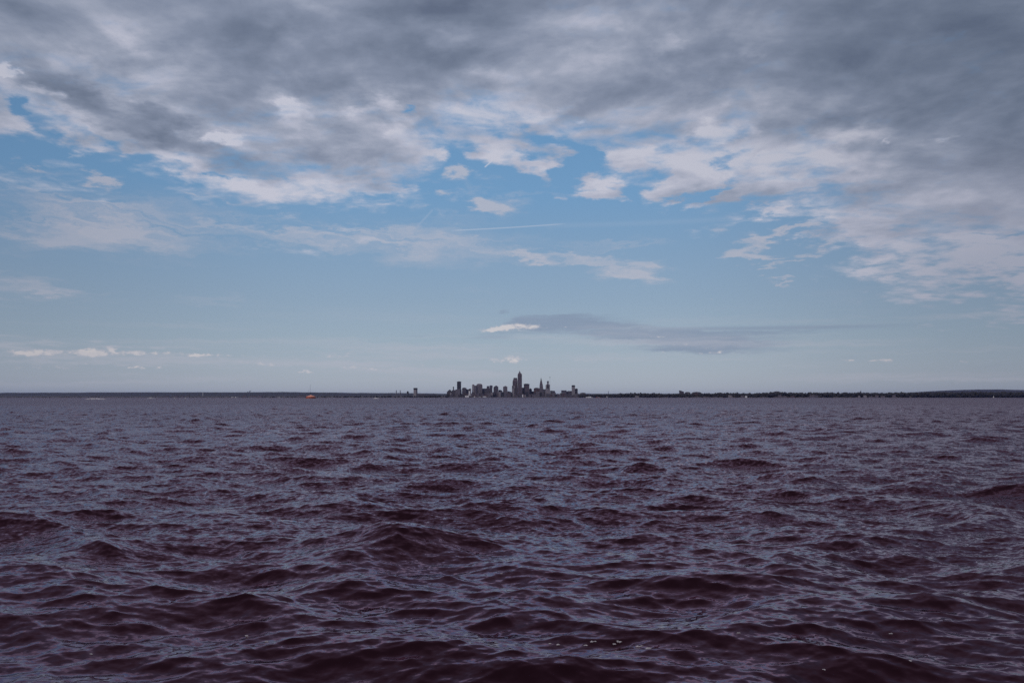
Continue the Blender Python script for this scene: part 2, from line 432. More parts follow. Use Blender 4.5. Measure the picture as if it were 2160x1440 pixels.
    shade = blobs(aew, [
        # brighter breaks in the deck
        (605, 228, 90, 48, 14, -1.0), (600, 222, 44, 26, 10, -0.8), (472, 294, 46, 20, -6, -1.1), (795, 222, 120, 60, 4, -0.7), (790, 220, 50, 36, 0, -0.5),
        (850, 262, 60, 30, 0, -0.5), (12, 150, 40, 14, 14, -1.5), (95, 195, 40, 16, 10, -0.7), (1000, 235, 200, 40, -6, -0.35), (1155, 240, 70, 24, 0, -0.5),
        (1240, 262, 24, 10, 0, -0.6), (1500, 285, 80, 40, -20, -0.9), (1640, 330, 50, 24, 10, -0.5), (1830, 285, 120, 18, -12, -0.4), (260, 75, 130, 44, 14, -0.45),
        (380, 160, 90, 24, 0, -0.25), (690, 55, 160, 46, 0, -0.35), (950, 75, 130, 30, 6, -0.35), (1400, 90, 70, 30, -10, -0.5), (1240, 115, 90, 30, 0, -0.35), (1600, 40, 120, 30, 0, -0.15),
        (1250, 35, 200, 40, 0, -0.25), (1030, 165, 90, 24, 0, -0.3), (330, 215, 60, 20, 0, -0.25), (1560, 120, 40, 20, 0, -0.35), (1990, 290, 40, 10, -10, -0.5), (1900, 285, 20, 10, -40, -0.5),
        (1700, 330, 200, 60, 0, -0.30), (2000, 430, 260, 60, 0, -0.25), (2050, 370, 120, 30, 0, -0.15),
        # heavier bases
        (170, 215, 190, 50, 20, 0.7), (330, 240, 160, 40, 20, 0.3),
        (250, 250, 260, 60, 16, 0.6), (450, 325, 230, 50, 14, 0.55), (700, 325, 200, 46, 0, 0.4), (230, 110, 140, 40, 14, 0.35), (330, 120, 160, 50, 10, 0.25),
        (120, 165, 190, 48, 10, 0.45), (520, 70, 150, 90, 30, 0.30), (350, 270, 110, 40, 20, 0.35), (960, 20, 170, 40, 0, 0.35), (1000, 130, 170, 36, 0, 0.30),
        (1330, 190, 240, 40, 0, 0.25), (1750, 110, 380, 110, 0, 0.35), (2020, 130, 260, 140, 0, 0.40), (1800, 255, 160, 22, -8, 0.30), (2100, 60, 240, 90, 0, 0.35),
        (30, 20, 160, 60, 0, 0.35), (540, 130, 120, 60, 0, 0.2), (2140, 300, 160, 80, 0, 0.35), (1480, 220, 130, 40, 0, 0.25)])
    depth = mth('MINIMUM', mth('MAXIMUM', mth('DIVIDE', mth('SUBTRACT', el, elb), 0.19), -0.3), 1.0)
    thick = mth('ADD', mth('ADD', mth('MULTIPLY', depth, 0.52), 0.10), mth('ADD', mth('MULTIPLY', rmask, -0.30), mth('MULTIPLY', cov, 0.02)))
    thick = mth('ADD', thick,
                mth('ADD', mth('MULTIPLY', shade, 0.50), mth('ADD', mth('ADD', mth('MULTIPLY', n1c, 0.85), mth('MULTIPLY', n3c, 0.24)), mth('MULTIPLY', mth('SUBTRACT', n0, 0.5), 0.55))))
    lit = mth('MULTIPLY', mth('SUBTRACT', n1, n1u), 3.4)
    thick = mth('SUBTRACT', thick, mth('MULTIPLY', lit, 0.42))
    thick = mth('ADD', thick, mth('MULTIPLY', mth('SUBTRACT', 1.0, mth('MINIMUM', rmask, 1.0)), 0.0))
    deck = ramp(thick, [(0.0, k((193, 195, 209))), (0.15, k((177, 181, 198))), (0.33, k((153, 161, 180))), (0.52, k((132, 142, 163))),
                        (0.75, k((114, 125, 146))), (1.0, k((97, 108, 130)))])
    dside = mth('MULTIPLY', mth('MULTIPLY', ss(az, 0.05, 0.62), ss(el, 0.16, 0.32)), 0.30)
    dside = mth('MAXIMUM', dside, mth('MULTIPLY', ss(az, -0.35, -0.65), 0.12))
    deck = mix(dside, deck, k((78, 90, 108)))
    deck = mix(mth('MULTIPLY', ss(mth('MULTIPLY', az, 1.0), 0.28, 0.55), mth('MULTIPLY', ss(el, 0.3, 0.13), 0.8)), deck, k((152, 155, 171)))
    col = mix(alpha, col, deck)

    # the deck overhead, out of view: pale mauve added to brighten the near water
    col = mix(mth('MULTIPLY', ss(el, 0.44, 0.85), 0.85), col, k((156, 148, 164)))
    out = mix(1.0, col, (G, G, G), 'MULTIPLY')
    bg = N.new('ShaderNodeBackground')
    L.new(out, bg.inputs['Color'])
    bg.inputs['Strength'].default_value = 0.1
    o = N.new('ShaderNodeOutputWorld')
    L.new(bg.outputs[0], o.inputs['Surface'])
    w.cycles.sampling_method = 'MANUAL'
    w.cycles.sample_map_resolution = 512


SUN_EL = R(48)
SUN_AZ = R(-140)            # compass-like angle from +Y towards +X: behind the boat, to the left
SUN_ROT = SUN_AZ
build_world()
sun_d = bpy.data.lights.new('sun', 'SUN')
sun_d.energy = 1.5
sun_d.angle = R(4)
sun_d.color = (1.0, 0.965, 0.93)
sun = bpy.data.objects.new('sun', sun_d)
COL.objects.link(sun)
sd = Vector((math.sin(SUN_AZ) * math.cos(SUN_EL), math.cos(SUN_AZ) * math.cos(SUN_EL), math.sin(SUN_EL)))
sun.rotation_euler = sd.to_track_quat('Z', 'Y').to_euler()
sun.location = (0, -50, 80)

SC.view_settings.view_transform = 'Standard'
SC.view_settings.look = 'None'
SC.view_settings.exposure = 0
SC.view_settings.gamma = 1
SC.cycles.use_adaptive_sampling = True
SC.cycles.adaptive_threshold = 0.008
SC.cycles.adaptive_min_samples = 32
SC.cycles.use_denoising = False

# ================================================================== WATER
SEED_A, SEED_B = 11, 5
WAVE_H = 0.44
CHOP = 0.95
WATER_BODY = (0.0052, 0.0015, 0.0025)
WATER_IOR = 1.95
WATER_TINT = (0.13, 0.06, 0.08)          # reflection colours painted by viewing angle: dark head-on, mauve between, dimmed at grazing
WATER_MID = (1.0, 0.60, 0.77)
WATER_HIGH = (1.0, 0.92, 0.99)
WATER_LOW = (0.25, 0.125, 0.175)
WATER_EDGE = (0.60, 0.48, 0.53)  # dims the grazing reflection so the far water reads darker


def smooth01(x):
    x = np.clip(x, 0, 1)
    return x * x * (3 - 2 * x)


class Waves:
    """wind waves as five bands of a random sea, each a periodic tile made with an inverse FFT; the tiles have
    unrelated sizes and are turned against each other, so the sum does not visibly repeat"""
    #        tile   n    shortest longest turn  seed
    BANDS = [(463.0, 512, 14.0, 150.0, 17.0, 3),
             (131.0, 512, 4.0, 14.0, -11.0, SEED_A),
             (61.0, 1024, 1.1, 4.0, 9.0, 41),
             (13.7, 512, 0.3, 1.1, -5.0, SEED_B),
             (4.7, 512, 0.055, 0.3, -21.0, 29)]
    WIND = R(-97)                         # waves run towards the boat, a little to the left
    PEAK = 6.2                            # metres between the main crests

    def __init__(self, height, crest=None):
        self.t = []
        var = 0
        for (Ls, n, lo, hi, turn, seed) in self.BANDS:
            rng = np.random.default_rng(seed)
            kk = np.fft.fftfreq(n, Ls / n) * 2 * np.pi
            kx, ky = np.meshgrid(kk, kk, indexing='ij')
            k = np.hypot(kx, ky)
            k[0, 0] = 1
            kp = 2 * np.pi / self.PEAK
            S = k ** -4.0 * np.exp(-1.25 * (kp / k) ** 2) * (1 + 1.4 * np.exp(-((k - kp) / (0.28 * kp)) ** 2))
            S *= 1 - 0.50 * smooth01((k - 1.6) / 1.5) + 0.18 * smooth01((k - 5) / 5) - 0.48 * smooth01((k - 16) / 26)
            th = np.arctan2(ky, kx) - (self.WIND - R(turn))
            sp = np.where(k < 2.2 * kp, 2.6, 7.0)
            Dr = np.abs(np.cos(th / 2)) ** (2 * sp) * (sp * 0.32 + 0.5)
            m = (k >= 2 * np.pi / hi) & (k < 2 * np.pi / lo)
            amp = np.sqrt(S * Dr) * m * (2 * np.pi / Ls)
            z = (rng.standard_normal((n, n)) + 1j * rng.standard_normal((n, n))) / np.sqrt(2)
            hk = amp * z
            f = lambda q: np.real(np.fft.ifft2(q)) * n * n
            h = f(hk)
            dxx = f(1j * kx / k * hk)
            dyy = f(1j * ky / k * hk)
            var += h.var()
            if crest and lo in (4.0, 1.1):           # slide this band so that its highest crest stands where the photograph shows one
                ref = h
                i_, j_ = np.unravel_index(np.argmin(np.abs(ref - ref.std() * (3.6 if lo == 4.0 else 2.4))), ref.shape)
                c, s = math.cos(R(turn)), math.sin(R(turn))
                u = (crest[0] * c + crest[1] * s) / Ls * n; v = (-crest[0] * s + crest[1] * c) / Ls * n
                sh = (int(round(u)) - i_, int(round(v)) - j_)
                h, dxx, dyy = (np.roll(q, sh, (0, 1)) for q in (h, dxx, dyy))
            self.t.append([Ls, n, R(turn), lo, h.astype(np.float32), dxx.astype(np.float32), dyy.astype(np.float32), float((k * k * amp * amp).sum() / 2)])
        self.scale = height / 4 / math.sqrt(var)
        print('slope std per band', [round(math.sqrt(t[-1]) * self.scale, 3) for t in self.t])

    def __call__(self, x, y, spacing):
        H = np.zeros(x.shape, np.float32); X = H.copy(); Y = H.copy(); lost = np.zeros(x.shape, np.float32)
        for (Ls, n, turn, lo, h, dxx, dyy, slope2) in self.t:
            w = smooth01((lo * 1.6 / spacing - 0.7) / 1.3) if lo < 3 else smooth01((lo * 2.2 / spacing - 0.6) / 1.2)
            c, s = math.cos(turn), math.sin(turn)
            u = (x * c + y * s) / Ls * n
            v = (-x * s + y * c) / Ls * n
            i = np.floor(u).astype(np.int64); j = np.floor(v).astype(np.int64)
            fu = (u - i).astype(np.float32); fv = (v - j).astype(np.float32)
            i0, i1, j0, j1 = i % n, (i + 1) % n, j % n, (j + 1) % n
            bl = lambda t: (t[i0, j0] * (1 - fu) + t[i1, j0] * fu) * (1 - fv) + (t[i0, j1] * (1 - fu) + t[i1, j1] * fu) * fv
            H += w * bl(h)
            lost += (1 - w * w) * slope2
            a, b = bl(dxx), bl(dyy)
            w = w * (CHOP * 1.06 if lo >= 4 else CHOP)
            X += w * (a * c - b * s)
            Y += w * (a * s + b * c)
        return H * self.scale, X * self.scale, Y * self.scale, np.sqrt(lost) * self.scale


def water_material():
    m, nt, b = new_mat('lake water')
    N, L = nt.nodes, nt.links
    out = b.id_data.nodes['Material Output']
    N.remove(b)

    def vm(op, a, c=None):
        n = N.new('ShaderNodeVectorMath'); n.operation = op
        for i, v in enumerate((a, c)):
            if v is None: continue
            if hasattr(v, 'is_output'): L.new(v, n.inputs[i])
            else: n.inputs[i].default_value = v
        return n.outputs[0]
    # ripples finer than the mesh carries: tilt the normal by a random slope
    tc = N.new('ShaderNodeTexCoord')
    geo = N.new('ShaderNodeNewGeometry')
    att = N.new('ShaderNodeAttribute'); att.attribute_name = 'fine_slope'
    tilt = None
    for sc, stretch, amp, det in ((1.3, 1.8, 0.55, 3), (9.0, 1.8, 0.75, 2)):
        mp = N.new('ShaderNodeMapping')
        mp.inputs['Scale'].default_value = (sc / stretch, sc, sc)
        mp.inputs['Rotation'].default_value = (0, 0, R(7))
        L.new(tc.outputs['Object'], mp.inputs['Vector'])
        n = N.new('ShaderNodeTexNoise'); n.noise_dimensions = '2D'
        n.inputs['Scale'].default_value = 1.0
        n.inputs['Detail'].default_value = det
        n.inputs['Roughness'].default_value = 0.6
        L.new(mp.outputs[0], n.inputs['Vector'])
        t = vm('MULTIPLY', vm('SUBTRACT', n.outputs['Color'], (0.5, 0.5, 0.5)), (amp * 5, amp * 9, 0.0))
        tilt = t if tilt is None else vm('ADD', tilt, t)
    sc = N.new('ShaderNodeVectorMath'); sc.operation = 'SCALE'
    L.new(tilt, sc.inputs[0]); L.new(att.outputs['Fac'], sc.inputs['Scale'])
    nrm = vm('NORMALIZE', vm('ADD', geo.outputs['Normal'], sc.outputs[0]))
    # a facet tilted past the line of sight hides behind its neighbours: the one seen instead leans the other way
    dp = N.new('ShaderNodeVectorMath'); dp.operation = 'DOT_PRODUCT'
    L.new(nrm, dp.inputs[0]); L.new(geo.outputs['Incoming'], dp.inputs[1])
    mn = N.new('ShaderNodeMath'); mn.operation = 'MINIMUM'
    L.new(dp.outputs['Value'], mn.inputs[0]); mn.inputs[1].default_value = 0.0
    ng = N.new('ShaderNodeMath'); ng.operation = 'MULTIPLY'
    L.new(mn.outputs[0], ng.inputs[0]); ng.inputs[1].default_value = -2.0
    fl = N.new('ShaderNodeVectorMath'); fl.operation = 'SCALE'
    L.new(geo.outputs['Incoming'], fl.inputs[0]); L.new(ng.outputs[0], fl.inputs['Scale'])
    nrm = vm('NORMALIZE', vm('ADD', nrm, fl.outputs[0]))
    fr = N.new('ShaderNodeFresnel'); fr.inputs['IOR'].default_value = WATER_IOR
    L.new(nrm, fr.inputs['Normal'])
    dif = N.new('ShaderNodeBsdfDiffuse'); dif.inputs['Color'].default_value = WATER_BODY + (1,)
    L.new(nrm, dif.inputs['Normal'])
    gl = N.new('ShaderNodeBsdfGlossy'); gl.inputs['Roughness'].default_value = 0.04
    L.new(nrm, gl.inputs['Normal'])
    rp = N.new('ShaderNodeValToRGB')
    e = rp.color_ramp.elements
    e[0].position = 0.09; e[0].color = WATER_TINT + (1,)
    e[1].position = 0.80; e[1].color = WATER_EDGE + (1,)
    q = e.new(0.13); q.color = WATER_LOW + (1,)
    q = e.new(0.27); q.color = WATER_MID + (1,)
    q = e.new(0.46); q.color = WATER_HIGH + (1,)
    L.new(fr.outputs[0], rp.inputs['Fac']); L.new(rp.outputs[0], gl.inputs['Color'])
    mx = N.new('ShaderNodeMixShader')
    L.new(fr.outputs[0], mx.inputs[0]); L.new(dif.outputs[0], mx.inputs[1]); L.new(gl.outputs[0], mx.inputs[2])
    L.new(mx.outputs[0], out.inputs['Surface'])
    return m


def build_water():
    d = ray(872, 1108)
    pk = d * ((0.5 - CAM_H) / d.z)                 # the one tall crest left of centre
    wv = Waves(WAVE_H, (pk.x, pk.y))
    # polar sheet round the boat: fine towards the city, coarse behind; rings grow with distance
    fine = np.linspace(R(-41), R(41), 1350)
    rest = np.linspace(R(41), R(319), 260)[1:-1]
    th = np.concatenate([fine, rest])
    geom = lambda a_, b_, n_: np.geomspace(a_, b_, n_, endpoint=False)
    r = np.concatenate([geom(1.2, 5, 50), geom(5, 400, 1350), geom(400, 2500, 450), geom(2500, 8000, 120), geom(8000, 60000, 40), [60000.0]])
    nr = len(r)
    dr = np.gradient(r)
    nt_ = len(th)
    T, RR = np.meshgrid(th, r)
    x = (np.sin(T) * RR).astype(np.float64).ravel()
    y = (np.cos(T) * RR).astype(np.float64).ravel()
    dth = np.gradient(th)
    sp = np.maximum(np.repeat(dr, nt_) * 0.9, np.tile(np.abs(dth), nr) * RR.ravel() * 0.7)
    h, ox, oy, lost = wv(x, y, sp)
    fade = (1 - smooth01((RR.ravel() - 5500) / 2500)).astype(np.float32)
    co = np.stack([x + ox * fade, y + oy * fade, h * fade], axis=1).astype(np.float32)
    co = np.concatenate([co, np.array([[0, 0, 0]], np.float32)])
    i = np.arange(nr - 1)[:, None] * nt_
    j = np.arange(nt_)[None, :]
    j2 = (j + 1) % nt_
    quads = np.stack([i + j, i + j2, i + nt_ + j2, i + nt_ + j], axis=-1).reshape(-1, 4)
    tris = np.stack([np.full(nt_, len(co) - 1), (np.arange(nt_) + 1) % nt_, np.arange(nt_)], axis=1)
    me = bpy.data.meshes.new('water')
    me.vertices.add(len(co))
    me.vertices.foreach_set('co', co.ravel())
    loops = np.concatenate([quads.ravel(), tris.ravel()]).astype(np.int32)
    me.loops.add(len(loops))
    me.loops.foreach_set('vertex_index', loops)
    nq, ntri = len(quads), len(tris)
    me.polygons.add(nq + ntri)
    starts = np.concatenate([np.arange(nq) * 4, nq * 4 + np.arange(ntri) * 3]).astype(np.int32)
    me.polygons.foreach_set('loop_start', starts)
    me.polygons.foreach_set('use_smooth', np.ones(nq + ntri, bool))
    me.update(calc_edges=True)
    me.materials.append(water_material())
    fa = me.attributes.new('fine_slope', 'FLOAT', 'POINT')
    fa.data.foreach_set('value', np.concatenate([np.hypot(lost * (1 + 13 * lost ** 2), 0.055), [0.055]]).astype(np.float32))
    print('water', len(co), 'verts, lost slope', lost.min(), lost.max())
    o = bpy.data.objects.new('water', me)
    COL.objects.link(o)
    tag(o, kind='structure')
    return th, r, nt_, co



WATER_TH, WATER_R, WATER_N, WATER_CO = build_water()


HAZE = 8e-6
# ================================================================== LAND
SHORE_Y = 8700.0
rnd = random.Random(21)


def vnoise(x, seed):
    r = np.random.default_rng(seed)
    t = r.random(4096)
    i = np.floor(x).astype(int); f = x - i
    f = f * f * (3 - 2 * f)
    return t[i % 4096] * (1 - f) + t[(i + 1) % 4096] * f


def grid_mesh(name, mat, xs, ys, zf):
    X, Y = np.meshgrid(xs, ys)
    Z = zf(X, Y)
    co = np.stack([X.ravel(), Y.ravel(), Z.ravel()], 1)
    n = len(xs)
    faces = [(j * n + i, j * n + i + 1, (j + 1) * n + i + 1, (j + 1) * n + i) for j in range(len(ys) - 1) for i in range(n - 1)]
    me = bpy.data.meshes.new(name)
    me.from_pydata(co.tolist(), [], faces)
    me.materials.append(mat)
    o = bpy.data.objects.new(name, me)
    COL.objects.link(o)
    tag(o, kind='structure')
    return o


def shore_at(x):
    """how far out the shore lies at x: the wooded western shore comes nearer than the city front"""
    return SHORE_Y - 1500 * smooth01((x - 800) / 1400) + 900 * smooth01((-x - 1200) / 1800) + 60 * (vnoise(x / 170, 5) - 0.5)


def land_z(X, Y):
    d = Y - shore_at(X)
    lowbank = 3.5 + 9 * smooth01((X - 900) / 1500) + 2 * vnoise(X / 90, 8)
    z = -3 + (lowbank + 3) * smooth01(d / 60)
    z = z + 10 * smooth01((d - 150) / 900) + 4 * vnoise(X / 240 + Y / 310, 12) * smooth01(d / 200)
    return z


ys = np.concatenate([[6900], np.linspace(7000, 10600, 181), np.geomspace(10800, 30000, 14)])
grid_mesh('land', M['soil'], np.linspace(-9000, 9500, 370), ys, land_z)


def ridge(px_list, Y, seed, name, rough):
    """a long line of hills whose crest follows the measured heights"""
    px = np.array([p[0] for p in px_list]); top = np.array([at(p[0], p[1], Y).z for p in px_list])
    wx = np.array([at(p[0], p[1], Y).x for p in px_list])
    xs = np.linspace(wx[0], wx[-1], 420)

    def zf(X, Yy):
        c = np.interp(X, wx, top) + rough * (vnoise(X / 130, seed) - 0.5 + 0.6 * (vnoise(X / 41, seed + 1) - 0.5))
        t = np.abs(Yy - Y) / 2600
        return -5 + (c + 5) * (1 - smooth01(t)) ** 1.2
    return grid_mesh(name, M['forest'], xs, np.linspace(Y - 2600, Y + 2600, 27), zf)


ridge([(-1500, 829), (-500, 828.5), (0, 828.2), (120, 827.9), (300, 827.0), (450, 826.9), (520, 827.2), (600, 826.3), (640, 827.2), (720, 828), (860, 829),
       (940, 830), (1100, 830.5), (1300, 830), (1500, 830), (1700, 830.5), (2000, 832)], 15500.0, 31, 'hills', 5.0)
ridge([(1800, 833), (1900, 829), (1950, 825.6), (2010, 822.6), (2060, 821.2), (2100, 821), (2160, 822.2), (2300, 823), (2600, 825), (3000, 828)], 21500.0, 57, 'hills', 4.0)


# ------------------------------------------------------------------ woods along the shore
def ico():
    bm = bmesh.new()
    bmesh.ops.create_icosphere(bm, subdivisions=1, radius=1.0)
    v = np.array([x.co[:] for x in bm.verts]); f = np.array([[q.index for q in p.verts] for p in bm.faces])
    bm.free()
    return v, f


IV, IF = ico()


def woods(name, spots):
    """many leafy crowns, each a cluster of jagged clumps"""
    rg = np.random.default_rng(4)
    V, Fc = [], []
    n = 0
    for (x, y, z, h) in spots:
        for q in range(3):
            r = h * rg.uniform(0.26, 0.42)
            c = np.array([x + rg.normal(0, h * 0.25), y + rg.normal(0, h * 0.25), z + h * rg.uniform(0.42, 0.78)])
            v = IV * (1 + rg.normal(0, 0.18, (len(IV), 1))) * r * np.array([1, 1, rg.uniform(0.8, 1.25)]) + c
            V.append(v); Fc.append(IF + n); n += len(IV)
        v = IV * np.array([h * 0.42, h * 0.42, h * 0.4]) + np.array([x, y, z + h * 0.28])     # undergrowth
        V.append(v); Fc.append(IF + n); n += len(IV)
    me = bpy.data.meshes.new(name)
    me.from_pydata(np.concatenate(V).tolist(), [], np.concatenate(Fc).tolist())
    me.materials.append(M['leaf'])
    o = bpy.data.objects.new(name, me)
    COL.objects.link(o)
    tag(o, kind='stuff')
    return o


def ground(x, y):
    return float(land_z(np.array([float(x)]), np.array([float(y)]))[0])


def wood_line(px0, px1, n, dmin, dmax, top, jitter, seed):
    """trees between two bearings; top gives the height of the tree line in the photograph"""
    rr = random.Random(seed)
    px = [t[0] for t in top]; py = [t[1] for t in top]
    out = []
    for _ in range(n):
        p = rr.uniform(px0, px1)
        x0 = at(p, 830, 8000).x / 8000
        y = 8000
        for _k in range(6):
            y = float(shore_at(np.array([x0 * y]))[0]) + dmin
        y += rr.random() ** 1.5 * (dmax - dmin)
        x = x0 * y
        z = ground(x, y)
        h = at(p, float(np.interp(p, px, py)), y).z - z
        h *= rr.uniform(1 - jitter, 1.08)
        if h > 3: out.append((x, y, z - 0.5, h))
    return out


right_top = [(1222, 832), (1240, 831.4), (1285, 831), (1300, 830), (1325, 829), (1360, 829.3), (1400, 830.6), (1440, 830.2), (1500, 829.6), (1525, 828.4), (1560, 829),
             (1600, 828.8), (1640, 827.6), (1680, 828), (1740, 828.2), (1800, 828), (1860, 828.2), (1950, 827.8), (2160, 827.3), (2500, 828)]
spots = wood_line(1222, 2000, 1500, 25, 500, right_top, 0.45, 1) + wood_line(1950, 2420, 1300, 20, 260, right_top, 0.18, 2)
woods('woodland', spots)
left_top = [(-400, 836.8), (0, 836.4), (200, 836.2), (300, 836.5), (500, 836), (700, 834.8), (800, 834), (900, 834), (945, 833)]
woods('woodland', wood_line(-350, 945, 800, 20, 200, left_top, 0.5, 3))


# ================================================================== CITY
def solid(bm, outline, y0, y1):
    """extrude an outline given as (x, z) from y0 to y1"""
    f = [bm.verts.new((x, y0, z)) for x, z in outline]
    b = [bm.verts.new((x, y1, z)) for x, z in outline]
    bm.faces.new(f); bm.faces.new(list(reversed(b)))
    n = len(f)
    for i in range(n):
        bm.faces.new((f[i], b[i], b[(i + 1) % n], f[(i + 1) % n]))


def frustum(bm, base, z0, top, z1):
    a = [bm.verts.new((x, y, z0)) for x, y in base]
    b = [bm.verts.new((x, y, z1)) for x, y in top]
    bm.faces.new(a); bm.faces.new(list(reversed(b)))
    n = len(a)
    for i in range(n):
        bm.faces.new((a[i], a[(i + 1) % n], b[(i + 1) % n], b[i]))


def rect(w, d, rot=0.0, cx=0.0, cy=0.0):
    c, s = math.cos(rot), math.sin(rot)
    return [(cx + x * c - y * s, cy + x * s + y * c) for x, y in ((-w / 2, -d / 2), (w / 2, -d / 2), (w / 2, d / 2), (-w / 2, d / 2))]


def ngon(r, n=16, cx=0.0, cy=0.0):
    return [(cx + r * math.cos(2 * PI * i / n), cy + r * math.sin(2 * PI * i / n)) for i in range(n)]


class Building:
    """one building; sizes are read off in the photograph's pixels and turned into metres at its distance"""

    def __init__(self, name, label, cat, x0, x1, Y, group=None, depth=None, rot=0.0):
        self.xc = (x0 + x1) / 2
        self.Y = Y
        p = at(self.xc, 830, Y)
        gz = ground(p.x, Y)
        self.gz = gz
        self.s = Y / F0
        self.o = empty(name, (p.x, Y, gz), label, cat, group)
        self.depth = depth if depth else max(14.0, (x1 - x0) * self.s * 0.8)
        self.rot = R(rot)

    def X(self, px): return (px - self.xc) * self.s

    def Z(self, py): return at(self.xc, py, self.Y).z - self.gz

    def _link(self, name, bm, mat, label=None, parent=None, smooth=False):
        o = link(name, bm, M[mat], parent or self.o, smooth=smooth)
        if label: o['label'] = label
        return o

    def box(self, name, mat, x0, x1, top, bot=None, depth=None, dy=0.0, rot=None, label=None, parent=None):
        """upright block; a turned block keeps its width as seen from the lake"""
        bm = bmesh.new()
        w = (x1 - x0) * self.s
        d = depth or self.depth
        rot = self.rot if rot is None else R(rot)
        if rot:
            k = w / (w * math.cos(rot) + min(d, w) * abs(math.sin(rot)))
            b = rect(w * k, min(d, w) * k, rot, self.X((x0 + x1) / 2), dy + d / 2)
        else:
            b = rect(w, d, 0, self.X((x0 + x1) / 2), dy + d / 2)
        frustum(bm, b, self.Z(bot) if bot else -4.0, b, self.Z(top))
        return self._link(name, bm, mat, label, parent)

    def taper(self, name, mat, x0, x1, bot, x2, x3, top, depth=None, dtop=None, dy=0.0, label=None, parent=None):
        bm = bmesh.new()
        d = depth or self.depth
        w0, w1 = (x1 - x0) * self.s, (x3 - x2) * self.s
        dt = d * w1 / w0 if dtop is None else dtop
        frustum(bm, rect(w0, d, 0, self.X((x0 + x1) / 2), dy + d / 2), self.Z(bot) if bot else -4.0,
                rect(w1, max(dt, 0.2), 0, self.X((x2 + x3) / 2), dy + d / 2), self.Z(top))
        return self._link(name, bm, mat, label, parent)

    def outline(self, name, mat, pts, depth=None, dy=0.0, label=None, parent=None):
        bm = bmesh.new()
        solid(bm, [(self.X(x), self.Z(y) if y is not None else -4.0) for x, y in pts], dy, dy + (depth or self.depth))
        return self._link(name, bm, mat, label, parent)

    def arch(self, name, mat, x0, x1, spring, top, bot=None, depth=None, dy=0.0, n=9, label=None, parent=None):
        xc, rx = (x0 + x1) / 2, (x1 - x0) / 2
        pts = [(x0, bot), (x1, bot)]
        pts += [(xc + rx * math.cos(PI * i / n), spring - (spring - top) * math.sin(PI * i / n)) for i in range(n + 1)]
        return self.outline(name, mat, pts, depth, dy, label, parent)

    def round(self, name, mat, xc, r0, bot, r1, top, dy=None, n=16, label=None, parent=None):
        bm = bmesh.new()
        cy = self.depth / 2 if dy is None else dy
        frustum(bm, ngon(r0 * self.s, n, self.X(xc), cy), self.Z(bot) if bot else -4.0, ngon(max(r1 * self.s, 0.05), n, self.X(xc), cy), self.Z(top))
        return self._link(name, bm, mat, label, parent)

    def dome(self, name, mat, xc, r, bot, top, dy=None, label=None, parent=None, n=14):
        bm = bmesh.new()
        cy = self.depth / 2 if dy is None else dy
        z0, z1 = self.Z(bot), self.Z(top)
        rings = []
        for i in range(6):
            a = PI / 2 * i / 6
            rings.append([bm.verts.new((x, y, z0 + (z1 - z0) * math.sin(a))) for x, y in ngon(r * self.s * math.cos(a), n, self.X(xc), cy)])
        for a, b in zip(rings, rings[1:]):
            for i in range(n): bm.faces.new((a[i], a[(i + 1) % n], b[(i + 1) % n], b[i]))
        tip = bm.verts.new((self.X(xc), cy, z1))
        for i in range(n): bm.faces.new((rings[-1][i], rings[-1][(i + 1) % n], tip))
        bm.faces.new(rings[0])
        return self._link(name, bm, mat, label, parent)


CITY = 'towers and blocks of the lakefront city skyline'
T = 'tower'
Bd = 'building'

# --- west of the centre (left in the photograph)
b = Building('chimney', 'left one of two thin grey smokestacks on the shore left of the city', 'chimney', 834.8, 836.8, 9000, 'pair of thin smokestacks')
b.round('shaft', 'stack', 835.8, 1.05, None, 0.8, 823.2); b.round('rim', 'metal', 835.8, 1.0, 823.25, 1.0, 822.7)
b = Building('chimney', 'right one of two thin grey smokestacks on the shore left of the city', 'chimney', 843.1, 844.9, 9000, 'pair of thin smokestacks')
b.round('shaft', 'stack', 844, 1.05, None, 0.8, 823.4); b.round('rim', 'metal', 844, 1.0, 823.45, 1.0, 822.9)
b = Building('storage_tank', 'small dark round topped tank right of the two thin smokestacks', 'tank', 857.6, 862, 9050)
b.round('drum', 'metal', 859.8, 2.2, None, 2.2, 827); b.dome('roof', 'roof', 859.8, 2.2, 827, 824.6)
b = Building('apartment_tower', 'lone slab tower with dark top standing apart left of the skyline', T, 872, 880, 9050, CITY, rot=-24)
b.box('wall', 'concrete', 872, 880, 821.9); b.box('crown', 'dark_glass', 871.8, 880.2, 818.2, 821.85); b.box('roof', 'roof', 872.3, 879.7, 817.8, 818.15)
b = Building('warehouse', 'long low grey warehouse right of the lone slab tower', Bd, 881, 897, 8950, depth=40)
b.box('wall', 'grey', 881, 897, 831.2); b.box('roof', 'pale_roof', 880.8, 897.2, 830.6, 831.15, depth=41, dy=-0.5)
b = Building('warehouse', 'low dim warehouse standing between the lone slab tower and the skyline', Bd, 900, 918, 8900, depth=40)
b.box('wall', 'grey', 900, 918, 833.2); b.box('roof', 'roof', 899.8, 918.2, 832.6, 833.15, depth=41, dy=-0.5)

